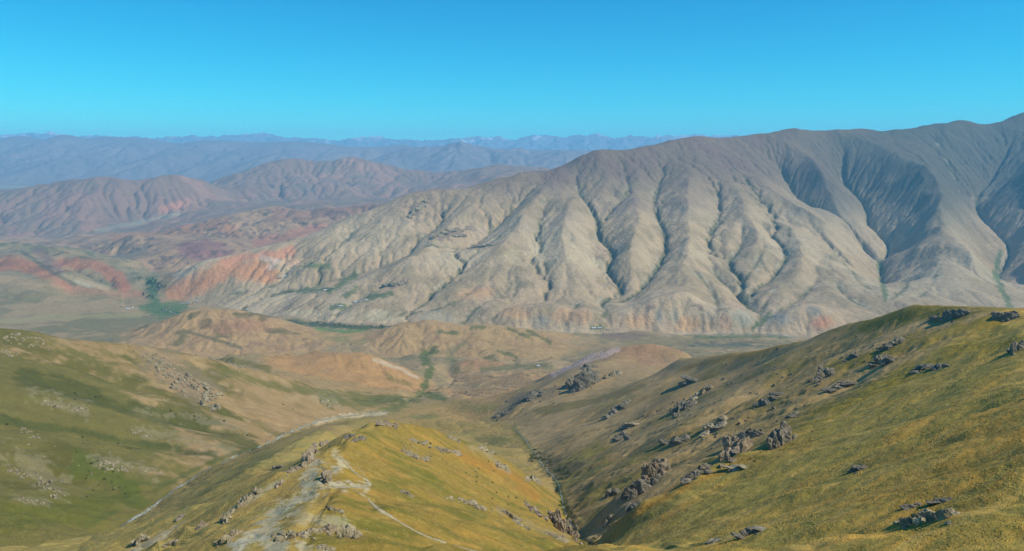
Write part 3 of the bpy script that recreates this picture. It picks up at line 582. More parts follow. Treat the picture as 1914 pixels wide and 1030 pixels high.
# --- near ground: stream flats, terrace
nb = 1 - sstep(2280, 2450, YY)
mix(nb, (166, 142, 82)); mix(nb * sstep(-0.1, 0.3, N100), (156, 138, 76))
stroke(((830, 745), (790, 735), (800, 705), (806, 685), (790, 668), (812, 655)), 8, (96, 104, 52), 2150, 4000, 0.9, nz=N30); stroke(((790, 735), (740, 762), (690, 772)), 9, (116, 116, 58), 1900, 2700, 0.8, nz=N30)
stroke(((860, 700), (960, 712), (1010, 700)), 18, (176, 142, 96), 2400, 3300, 0.7); stroke(((850, 735), (940, 745), (985, 738)), 16, (178, 142, 94), 2050, 2700, 0.7); stroke(((900, 690), (960, 685), (1030, 684)), 6, (112, 114, 70), 2900, 3500, 0.7, nz=N30); stroke(((870, 640), (840, 660), (850, 690)), 10, (120, 116, 74), 3000, 4000, 0.6)
blob(850, 775, 95, 14, (176, 144, 88), 1900, 2450, 0.9); blob(820, 800, 100, 14, (160, 136, 70), 1400, 2100, 0.8); blob(790, 778, 40, 5, (104, 112, 58), 1700, 2300, 0.5, nz=N30); blob(920, 825, 36, 10, (108, 110, 56), 1400, 2000, 0.6, nz=N30)
# --- left hillside
lh = ((UU < UL) & (YY < np.interp(UU, [-300, 0, 300, 450, 600, 780], [2100, 2200, 2450, 2450, 2550, 2600]))).astype(float) * (YY > 300)
mix(lh, (118, 110, 54)); tanm = sstep(-0.25, 0.35, N100 * 0.8 + N400 * 0.7 + 0.45 * N30 + 0.25 * N8 + (UU - 330) / 420.0 - (VV - 745) / 210.0)
mix(lh * tanm, (164, 136, 88)); mix(lh * sstep(0.1, 0.5, -N100 * 0.7 - N30 * 0.3), (100, 95, 38)); mix(lh * tanm * sstep(0.15, 0.45, N30) * 0.5, (176, 152, 108))
for p, w, c in ((((44, 700), (131, 730), (306, 778), (437, 818), (470, 830)), 17, (86, 88, 36)), (((-20, 783), (131, 803), (227, 825), (323, 840), (400, 852)), 9, (82, 88, 38)), (((20, 640), (90, 665), (200, 700)), 12, (104, 98, 42)), (((0, 960), (150, 950), (250, 930)), 30, (100, 102, 34)), (((150, 870), (220, 900), (260, 920)), 22, (96, 104, 36)),
     (((420, 690), (500, 720), (600, 735), (720, 748)), 9, (112, 108, 50)), (((300, 652), (420, 668), (500, 690)), 6, (116, 108, 50)), (((600, 745), (680, 755), (750, 745)), 10, (106, 106, 48))):
    stroke(p, w, c, 700, 2600, 0.8, nz=N30)
for p, w in ((((60, 740), (110, 752), (160, 765)), 9), (((180, 862), (230, 868), (290, 880)), 9), (((30, 850), (80, 890), (110, 910)), 18), (((450, 800), (360, 780), (260, 770)), 7), (((430, 845), (330, 815), (260, 805)), 8), (((590, 740), (620, 750)), 9), (((30, 930), (90, 940)), 7)):
    stroke(p, w, (158, 146, 112), 700, 2400, 0.4, nz=N30 * 0.8 + N8 * 1.2, namp=1.3)
stroke(((290, 670), (340, 700), (380, 730)), 34, (150, 130, 100), 1000, 2100, 0.6, nz=N30); stroke(((480, 740), (520, 780), (590, 785)), 26, (172, 142, 96), 1200, 2300, 0.7); stroke(((590, 790), (640, 778), (720, 772)), 4.5, (206, 186, 146), 1600, 2400, 0.95, nz=N8)
stroke(((160, 985), (280, 920), (400, 860), (450, 845)), 5, (92, 98, 44), 700, 1500, 0.7, nz=N30)
# --- right hillside: far rocky slope, then the near golden slope
rh = ((UU > URt) & (YY < np.interp(UU, [900, 1000, 1270, 1480, 1720, 2160], [2050, 2300, 2450, 2000, 1600, 1300]))).astype(float)
mix(rh, (172, 144, 88)); mix(rh * sstep(-0.1, 0.35, N100 + 0.3 * N30), (186, 156, 102)); mix(rh * sstep(0.1, 0.4, -N100 * 0.8 + N30 * 0.3), (146, 130, 66))
mix(rh * sstep(1350, 1900, YY) * 0.7, (178, 150, 102))
NB = np.interp(UU, [1110, 1200, 1290, 1400, 1500, 1580, 1700, 1800, 2160], [620, 585, 585, 625, 690, 760, 830, 900, 1000])
ng = rh * (1 - sstep(-40, 40, YY - NB + 40 * N30))
str1 = fbm((XX * 0.8 + YY * 0.25) / 45, (YY - XX * 0.5) / 9, 4, 151); str2 = fbm(XX / 5, YY / 3.5, 3, 161)
str0 = fbm((XX * 0.8 + YY * 0.25) / 130, (YY - XX * 0.5) / 26, 4, 171)
mix(ng, (188, 156, 74)); mix(ng * sstep(0.0, 0.3, str0) * 0.8, (204, 158, 68)); mix(ng * sstep(0.0, 0.3, -str0) * 0.7, (152, 142, 66)); mix(ng * sstep(-0.1, 0.35, str1) * 0.8, (172, 150, 70)); mix(ng * sstep(0.05, 0.5, -str1 + 0.4 * N100), (190, 160, 82)); mix(ng * sstep(0.1, 0.6, N30 + 0.4 * str2) * 0.6, (150, 138, 66)); mix(ng * sstep(0.25, 0.5, -N100 + 0.3 * str2) * 0.6, (158, 128, 56))
stroke(((1620, 600), (1700, 580), (1800, 588)), 22, (136, 122, 36), 500, 1500, 0.85, nz=N30); stroke(((1560, 690), (1700, 640), (1860, 600)), 16, (142, 126, 36), 500, 1500, 0.7, nz=N30); stroke(((1480, 800), (1620, 735), (1800, 650), (1914, 640)), 14, (148, 130, 36), 400, 1200, 0.7, nz=N30)
stroke(((1140, 985), (1280, 910), (1400, 860)), 10, (182, 136, 50), 400, 800, 0.7, nz=N30); stroke(((1270, 690), (1400, 662), (1560, 615)), 5, (150, 122, 54), 1100, 2000, 0.8, nz=N30)
stroke(((1030, 700), (1100, 690), (1180, 690), (1260, 680)), 22, (150, 130, 96), 1700, 2400, 0.6, nz=N30); stroke(((960, 750), (1040, 730)), 14, (112, 102, 82), 1800, 2300, 0.6, nz=N30); stroke(((1220, 770), (1300, 735), (1420, 690)), 18, (142, 124, 90), 900, 1700, 0.45, nz=N30)
stroke(((1010, 770), (1100, 750), (1200, 720)), 9, (104, 98, 44), 1500, 2100, 0.6, nz=N30)
pk = (1 - sstep(0.6, 1.1, np.hypot((UU - 1200) / 85, (YY - 2360) / 190) + 0.4 * N30))
mix(pk * 0.5, (180, 134, 104))
stroke(((1035, 698), (1075, 682), (1110, 666), (1155, 654)), 6, (214, 184, 166), 2050, 2750, 0.85, nz=N30)
# --- centre spur
sp = ((UU > UL) & (UU < URt) & (YY < np.interp(UU, [200, 600, 700, 760, 900, 1050], [900, 1300, 800, 850, 1000, 1100]))).astype(float)
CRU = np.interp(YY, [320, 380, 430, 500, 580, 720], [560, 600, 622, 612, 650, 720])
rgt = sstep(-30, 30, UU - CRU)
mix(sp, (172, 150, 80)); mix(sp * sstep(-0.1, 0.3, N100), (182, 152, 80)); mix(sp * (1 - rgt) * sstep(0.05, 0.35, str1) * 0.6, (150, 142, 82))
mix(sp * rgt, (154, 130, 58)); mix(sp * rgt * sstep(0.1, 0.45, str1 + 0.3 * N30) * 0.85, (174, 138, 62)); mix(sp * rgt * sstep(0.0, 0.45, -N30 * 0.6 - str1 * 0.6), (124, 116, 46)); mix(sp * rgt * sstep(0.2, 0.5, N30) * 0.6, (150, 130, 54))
stroke(((700, 905), (800, 900), (900, 960)), 12, (116, 116, 44), 350, 800, 0.6, nz=N30); stroke(((500, 850), (420, 900), (330, 960)), 14, (108, 112, 60), 600, 1300, 0.5, nz=N30); stroke(((860, 850), (960, 890), (1000, 930)), 10, (176, 128, 52), 700, 1300, 0.7, nz=N30)
PALE = (196, 188, 156)
for p, w, a in ((((625, 850), (640, 868), (612, 890), (600, 905), (680, 908)), 9, 0.9), (((590, 870), (575, 900), (600, 912), (560, 930), (525, 950), (500, 985), (450, 1015)), 15, 0.85), (((440, 1020), (480, 1005), (530, 1025)), 14, 0.85), (((560, 1022), (620, 1030)), 8, 0.8), (((330, 985), (280, 1015), (240, 1032)), 6, 0.8), (((520, 900), (440, 950), (420, 965)), 6, 0.6), (((545, 960), (640, 985)), 12, 0.5)):
    stroke(p, w * 0.95, PALE, 280, 700, a * 0.85, nz=N8 * 0.6 + N3 * 0.9, namp=1.0)
stroke(((880, 835), (910, 850), (950, 880)), 7, (170, 150, 110), 700, 1200, 0.6, nz=N8); stroke(((930, 950), (1000, 985), (1060, 1005)), 7, (170, 148, 104), 450, 900, 0.5, nz=N8)
# banks of the right-hand stream
stroke(((960, 800), (985, 830), (1015, 868)), 6, (120, 116, 50), 1100, 2000, 0.8, nz=N8); stroke(((1040, 900), (1056, 950)), 7, (112, 116, 48), 700, 1300, 0.8, nz=N8); stroke(((1015, 850), (1050, 880), (1075, 870)), 16, (92, 84, 56), 1000, 1500, 0.7, nz=N30)
nm = (1 - sstep(700, 1000, YY))
mix(nm * sstep(0.1, 0.5, N3 + 0.5 * N8) * 0.22 * (1 - sstep(0.17, 0.2, COL[..., 2])), (128, 116, 50)); mix(nm * sstep(0.1, 0.5, -N3 + 0.4 * N8) * 0.3, (186, 160, 84))
COL[:] = np.clip(COL, 0.01, 0.85)
print('paint %.1fs' % (time.time() - T0))
#@@END
# ------------------------------------------------------------------ terrain: meshes, one per landform
def build_terrain(name, sel, mat, attrs=None):
    """sel: boolean per quad of the grid"""
    q = np.argwhere(sel); r0, c0 = q[:, 0], q[:, 1]
    idx = np.stack([r0 * nc + c0, r0 * nc + c0 + 1, (r0 + 1) * nc + c0 + 1, (r0 + 1) * nc + c0], 1)
    used = np.zeros(nr * nc, bool); used[idx.ravel()] = True
    remap = np.cumsum(used) - 1; vid = np.nonzero(used)[0]
    co = np.stack([XX.ravel()[vid], YY.ravel()[vid], Z.ravel()[vid]], 1).astype(np.float32)
    me = bpy.data.meshes.new(name)
    me.vertices.add(len(vid)); me.vertices.foreach_set('co', co.ravel())
    nq = len(q); me.loops.add(nq * 4); me.loops.foreach_set('vertex_index', remap[idx].astype(np.int32).ravel())
    me.polygons.add(nq); me.polygons.foreach_set('loop_start', np.arange(0, nq * 4, 4, dtype=np.int32)); me.polygons.foreach_set('loop_total', np.full(nq, 4, np.int32))
    me.polygons.foreach_set('use_smooth', np.ones(nq, bool))
    me.update(calc_edges=True)
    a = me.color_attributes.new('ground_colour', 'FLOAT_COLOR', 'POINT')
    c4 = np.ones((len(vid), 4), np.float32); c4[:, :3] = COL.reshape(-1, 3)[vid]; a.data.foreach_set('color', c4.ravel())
    n = np.stack([-ZX.ravel()[vid], -ZY.ravel()[vid], np.ones(len(vid))], 1); n /= np.linalg.norm(n, axis=1)[:, None]
    me.normals_split_custom_set_from_vertices(n.astype(np.float32))
    me.materials.append(mat)
    o = bpy.data.objects.new(name, me); o['kind'] = 'structure'; sc.collection.objects.link(o); return o
def ground_material(name, scales, amt, bump, bscales):
    m = bpy.data.materials.new(name); m.use_nodes = True; nt = m.node_tree; nt.nodes.clear(); N = nt.nodes.new; lk = nt.links.new
    out = N('ShaderNodeOutputMaterial'); b = N('ShaderNodeBsdfPrincipled'); b.inputs['Roughness'].default_value = 0.95; b.inputs['Specular IOR Level'].default_value = 0.1
    at = N('ShaderNodeAttribute'); at.attribute_name = 'ground_colour'; tc = N('ShaderNodeTexCoord'); col = at.outputs['Color']
    for i, (s, a) in enumerate(zip(scales, amt)):
        n = N('ShaderNodeTexNoise'); n.inputs['Scale'].default_value = s; n.inputs['Detail'].default_value = 5; n.inputs['Roughness'].default_value = 0.65
        lk(tc.outputs['Object'], n.inputs['Vector'])
        mr = N('ShaderNodeMapRange'); mr.inputs[1].default_value = 0.3; mr.inputs[2].default_value = 0.7; mr.inputs[3].default_value = 1 - a; mr.inputs[4].default_value = 1 + a
        lk(n.outputs['Fac'], mr.inputs[0])
        vm = N('ShaderNodeVectorMath'); vm.operation = 'SCALE'; lk(col, vm.inputs[0]); lk(mr.outputs[0], vm.inputs['Scale']); col = vm.outputs[0]
    lk(col, b.inputs['Base Color'])
    nrm = None
    for s, d in bscales:
        n = N('ShaderNodeTexNoise'); n.inputs['Scale'].default_value = s; n.inputs['Detail'].default_value = 4; n.inputs['Roughness'].default_value = 0.6
        lk(tc.outputs['Object'], n.inputs['Vector'])
        bp = N('ShaderNodeBump'); bp.inputs['Strength'].default_value = bump; bp.inputs['Distance'].default_value = d; lk(n.outputs['Fac'], bp.inputs['Height'])
        if nrm: lk(nrm, bp.inputs['Normal'])
        nrm = bp.outputs[0]
    if nrm: lk(nrm, b.inputs['Normal'])
    lk(b.outputs[0], out.inputs[0]); return m
M_near = ground_material('meadow_ground', (0.9, 0.22, 0.05), (0.13, 0.12, 0.12), 0.5, ((1.2, 0.5), (0.25, 1.8)))
M_mid = ground_material('steppe_ground', (0.15, 0.03), (0.18, 0.12), 0.8, ((0.1, 4.0), (0.3, 1.5)))
M_mtn = ground_material('mountain_ground', (0.06, 0.012), (0.14, 0.09), 0.55, ((0.035, 16.0), (0.12, 5.0)))
M_far = ground_material('range_ground', (0.006,), (0.12,), 0.3, ((0.004, 60.0),))
UC = UU[:-1, :-1]; YC = YY[:-1, :-1]
reg = np.zeros(UC.shape, np.int8)                                # 0 valley floor
def setr(k, m): reg[m] = k
setr(1, (lh[:-1, :-1] > 0.5)); setr(2, (rh[:-1, :-1] > 0.5)); setr(3, sp[:-1, :-1] > 0.5)
setr(2, (UC > 1110) & (YC < 620) & (UC > URt[:-1, :-1])); setr(3, (YC < 620) & (reg == 0) & (UC < 1118)); setr(1, (YC < 800) & (UC < 140) & (YC > 300))
for k, (u, y, ru, ry) in ((4, (430, 4020, 215, 430)), (5, (870, 3960, 235, 380)), (6, (640, 2760, 165, 330))):
    setr(k, (np.hypot((UC - u) / ru, (YC - y) / ry) < 1) & (reg == 0))
setr(7, (YC > 2050) & (YC < 2750) & (UC > 1010) & (UC < 1330) & (reg != 2)); setr(7, (YC > 2180) & (YC < 2600) & (UC > 1080) & (UC < 1330))
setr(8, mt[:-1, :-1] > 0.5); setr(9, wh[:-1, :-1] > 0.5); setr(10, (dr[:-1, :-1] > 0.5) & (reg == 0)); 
setr(11, (YC > 9700) & (YC < 17800) & (reg == 0)); setr(12, (YC >= 17800) & (YC < 33000)); setr(13, YC >= 33000)
M_rest = M_mtn
for k, (nm, mat, lab) in enumerate((('valley_floor', M_mid, 'broad dry valley floor with tawny steppe and green stream flats'), ('left_hillside', M_near, 'olive and tan hillside on the left with scattered rock'), ('right_hillside', M_near, 'golden grassy hillside on the right with dark rock outcrops'),
        ('central_spur', M_near, 'grassy spur in the lower middle with pale worn ground'), ('western_knoll', M_mid, 'rounded tan knoll standing in the valley beside the oasis'), ('central_knoll', M_mid, 'long low tawny knoll in the middle of the valley'), ('tawny_hill', M_mid, 'low tawny hill beside the stream junction'),
        ('pink_knoll', M_mid, 'pinkish rounded knoll behind the rocky shoulder'), ('mountain', M_mtn, 'great bare mountain with gullied tan slopes'), ('red_hill', M_mtn, 'hill with red banded earth beside the oasis'), ('rocky_ridge', M_mtn, 'reddish rocky ridges behind the oasis'),
        ('brown_range', M_mtn, 'brown and purple range in the middle distance'), ('far_range', M_far, 'long blue hazy range across the horizon'), ('snow_range', M_far, 'jagged pale blue snow-flecked mountains on the horizon'))):
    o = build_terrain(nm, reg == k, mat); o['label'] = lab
print('mesh %.1fs' % (time.time() - T0))
#@@OBJECTS
# ------------------------------------------------------------------ materials of things
def simple_mat(name, c1, c2, scale, rough=0.9, bump=0.0, bdist=0.1, bscale=None, coord='Object'):
    m = bpy.data.materials.new(name); m.use_nodes = True; nt = m.node_tree; b = nt.nodes['Principled BSDF']; N = nt.nodes.new; lk = nt.links.new
    b.inputs['Roughness'].default_value = rough; b.inputs['Specular IOR Level'].default_value = 0.2
    tc = N('ShaderNodeTexCoord'); n = N('ShaderNodeTexNoise'); n.inputs['Scale'].default_value = scale; n.inputs['Detail'].default_value = 6; n.inputs['Roughness'].default_value = 0.65
    geo = N('ShaderNodeNewGeometry') if coord == 'World' else None
    src = geo.outputs['Position'] if geo else tc.outputs['Object']
    lk(src, n.inputs['Vector'])
    cr = N('ShaderNodeValToRGB'); cr.color_ramp.elements[0].position = 0.35; cr.color_ramp.elements[1].position = 0.65
    cr.color_ramp.elements[0].color = (*lin(c1) * K, 1); cr.color_ramp.elements[1].color = (*lin(c2) * K, 1)
    lk(n.outputs['Fac'], cr.inputs[0])
    oi = N('ShaderNodeObjectInfo'); mr = N('ShaderNodeMapRange'); mr.inputs[3].default_value = 0.82; mr.inputs[4].default_value = 1.15; lk(oi.outputs['Random'], mr.inputs[0])
    vm = N('ShaderNodeVectorMath'); vm.operation = 'SCALE'; lk(cr.outputs[0], vm.inputs[0]); lk(mr.outputs[0], vm.inputs['Scale']); lk(vm.outputs[0], b.inputs['Base Color'])
    if bump:
        n2 = N('ShaderNodeTexNoise'); n2.inputs['Scale'].default_value = bscale or scale * 2; n2.inputs['Detail'].default_value = 6; lk(src, n2.inputs['Vector'])
        bp = N('ShaderNodeBump'); bp.inputs['Strength'].default_value = bump; bp.inputs['Distance'].default_value = bdist; lk(n2.outputs['Fac'], bp.inputs['Height']); lk(bp.outputs[0], b.inputs['Normal'])
    return m
M_rock_g = simple_mat('grey_rock', (98, 92, 76), (154, 144, 120), 0.35, 0.95, 0.8, 0.6, 0.9, 'World')
M_rock_p = simple_mat('pinkish_rock', (122, 108, 86), (180, 162, 130), 0.35, 0.95, 0.8, 0.6, 0.9, 'World')
M_rock_l = simple_mat('pale_rock', (130, 118, 90), (186, 172, 136), 0.3, 0.95, 0.8, 0.6, 0.9, 'World')
M_leaf = simple_mat('shrub_leaves', (78, 84, 36), (112, 114, 52), 0.6, 0.9, coord='World')
M_tree = simple_mat('tree_leaves', (66, 84, 44), (96, 114, 62), 0.2, 0.9, coord='World')
M_bark = simple_mat('bark', (92, 78, 60), (120, 104, 84), 2.0)
M_wallw = simple_mat('whitewash', (196, 190, 176), (222, 216, 204), 0.5)
M_walld = simple_mat('mud_brick', (150, 132, 108), (176, 158, 130), 0.5)
M_roofw = simple_mat('sheet_roof', (186, 186, 182), (214, 214, 210), 0.4, 0.6)
M_roofg = simple_mat('grey_slate_roof', (128, 126, 124), (156, 152, 148), 0.4, 0.8)
M_door = simple_mat('door_paint', (70, 90, 110), (90, 110, 130), 1.0)
M_dark = simple_mat('window_glass', (40, 46, 54), (60, 66, 74), 1.0, 0.2)
def worn(m, scale):
    nt = m.node_tree; N = nt.nodes.new; lk = nt.links.new; b = nt.nodes['Principled BSDF']; out = [n for n in nt.nodes if n.type == 'OUTPUT_MATERIAL'][0]
    at = N('ShaderNodeAttribute'); at.attribute_name = 'cover'; g = N('ShaderNodeNewGeometry'); n = N('ShaderNodeTexNoise'); n.inputs['Scale'].default_value = scale; n.inputs['Detail'].default_value = 5; lk(g.outputs['Position'], n.inputs['Vector'])
    ad = N('ShaderNodeMath'); ad.operation = 'ADD'; lk(at.outputs['Fac'], ad.inputs[0]); lk(n.outputs['Fac'], ad.inputs[1])
    mr = N('ShaderNodeMapRange'); mr.inputs[1].default_value = 0.72; mr.inputs[2].default_value = 1.25; lk(ad.outputs[0], mr.inputs[0])
    tr = N('ShaderNodeBsdfTransparent'); mx = N('ShaderNodeMixShader'); lk(mr.outputs[0], mx.inputs[0]); lk(tr.outputs[0], mx.inputs[1]); lk(b.outputs[0], mx.inputs[2]); lk(mx.outputs[0], out.inputs[0]); return m
M_track = simple_mat('bare_dirt', (162, 150, 112), (194, 182, 146), 0.25, 0.95, 0.4, 0.2, 0.8, 'World')
M_gravel = simple_mat('stream_gravel', (128, 122, 84), (190, 180, 146), 0.4, 0.95, 0.6, 0.3, 1.2, 'World')
M_water = simple_mat('stream_water', (150, 170, 160), (196, 206, 198), 0.15, 0.25, 0.3, 0.1, 1.0, 'World')
M_roadm = simple_mat('valley_road', (176, 164, 138), (196, 184, 158), 0.02, 0.95, coord='World')

for _m, _s in ((M_track, 0.35), (M_gravel, 0.12), (M_water, 0.1), (M_roadm, 0.02)): worn(_m, _s)
def link(o): sc.collection.objects.link(o); return o
def tag(o, label, cat, group=None):
    o['label'] = label; o['category'] = cat
    if group: o['group'] = group
    return o
rng = random.Random(7)
nrng = np.random.default_rng(3)

# ------------------------------------------------------------------ rock shapes
def rock_mesh(seed, tall=1.0):
    rr = np.random.default_rng(seed); bm = bmesh.new(); bmesh.ops.create_icosphere(bm, subdivisions=4 if seed % 3 == 0 else 3, radius=1.0)
    co = np.array([v.co for v in bm.verts])
    for _ in range(16):
        n = rr.normal(size=3); n[2] *= 0.7; n /= np.linalg.norm(n); d = rr.uniform(0.5, 0.88)
        p = co @ n - d; m = p > 0; co[m] -= np.outer(p[m], n) * 0.96
    ph = rr.uniform(0, 6, 6)
    st = rr.normal(size=2); st /= np.linalg.norm(st)
    band_ = (co[:, 0] * st[0] + co[:, 1] * st[1]) * 6 + co[:, 2] * 1.5
    crack = np.abs(((band_ + ph[0]) / 2.1) % 1.0 - 0.5) * 2
    f = 1 - 0.16 * np.clip(1 - crack * 3.2, 0, 1) + 0.07 * np.sin(co[:, 0] * 9 + ph[1]) * np.sin(co[:, 1] * 8 + ph[2]) + 0.05 * np.sin(co[:, 2] * 14 + ph[3] + co[:, 0] * 5)
    co *= f[:, None]; co += rr.normal(size=co.shape) * 0.022
    co[:, 2] *= tall
    for v, c in zip(bm.verts, co): v.co = c
    me = bpy.data.meshes.new('rock'); bm.to_mesh(me); bm.free(); return me
ROCKS = {}
for key, mat in (('g', M_rock_g), ('p', M_rock_p), ('l', M_rock_l)):
    ROCKS[key] = []
    for k in range(9):
        me = rock_mesh(100 + k + ord(key) * 10, 0.9 + 0.25 * (k % 3)); me.materials.append(mat); ROCKS[key].append(me)

AREAS = {'R': (180, 1650), 'r': (900, 2400), 'S': (250, 1150), 'T': (500, 1300), 'Lh': (700, 2500), 'M': (5000, 8200)}
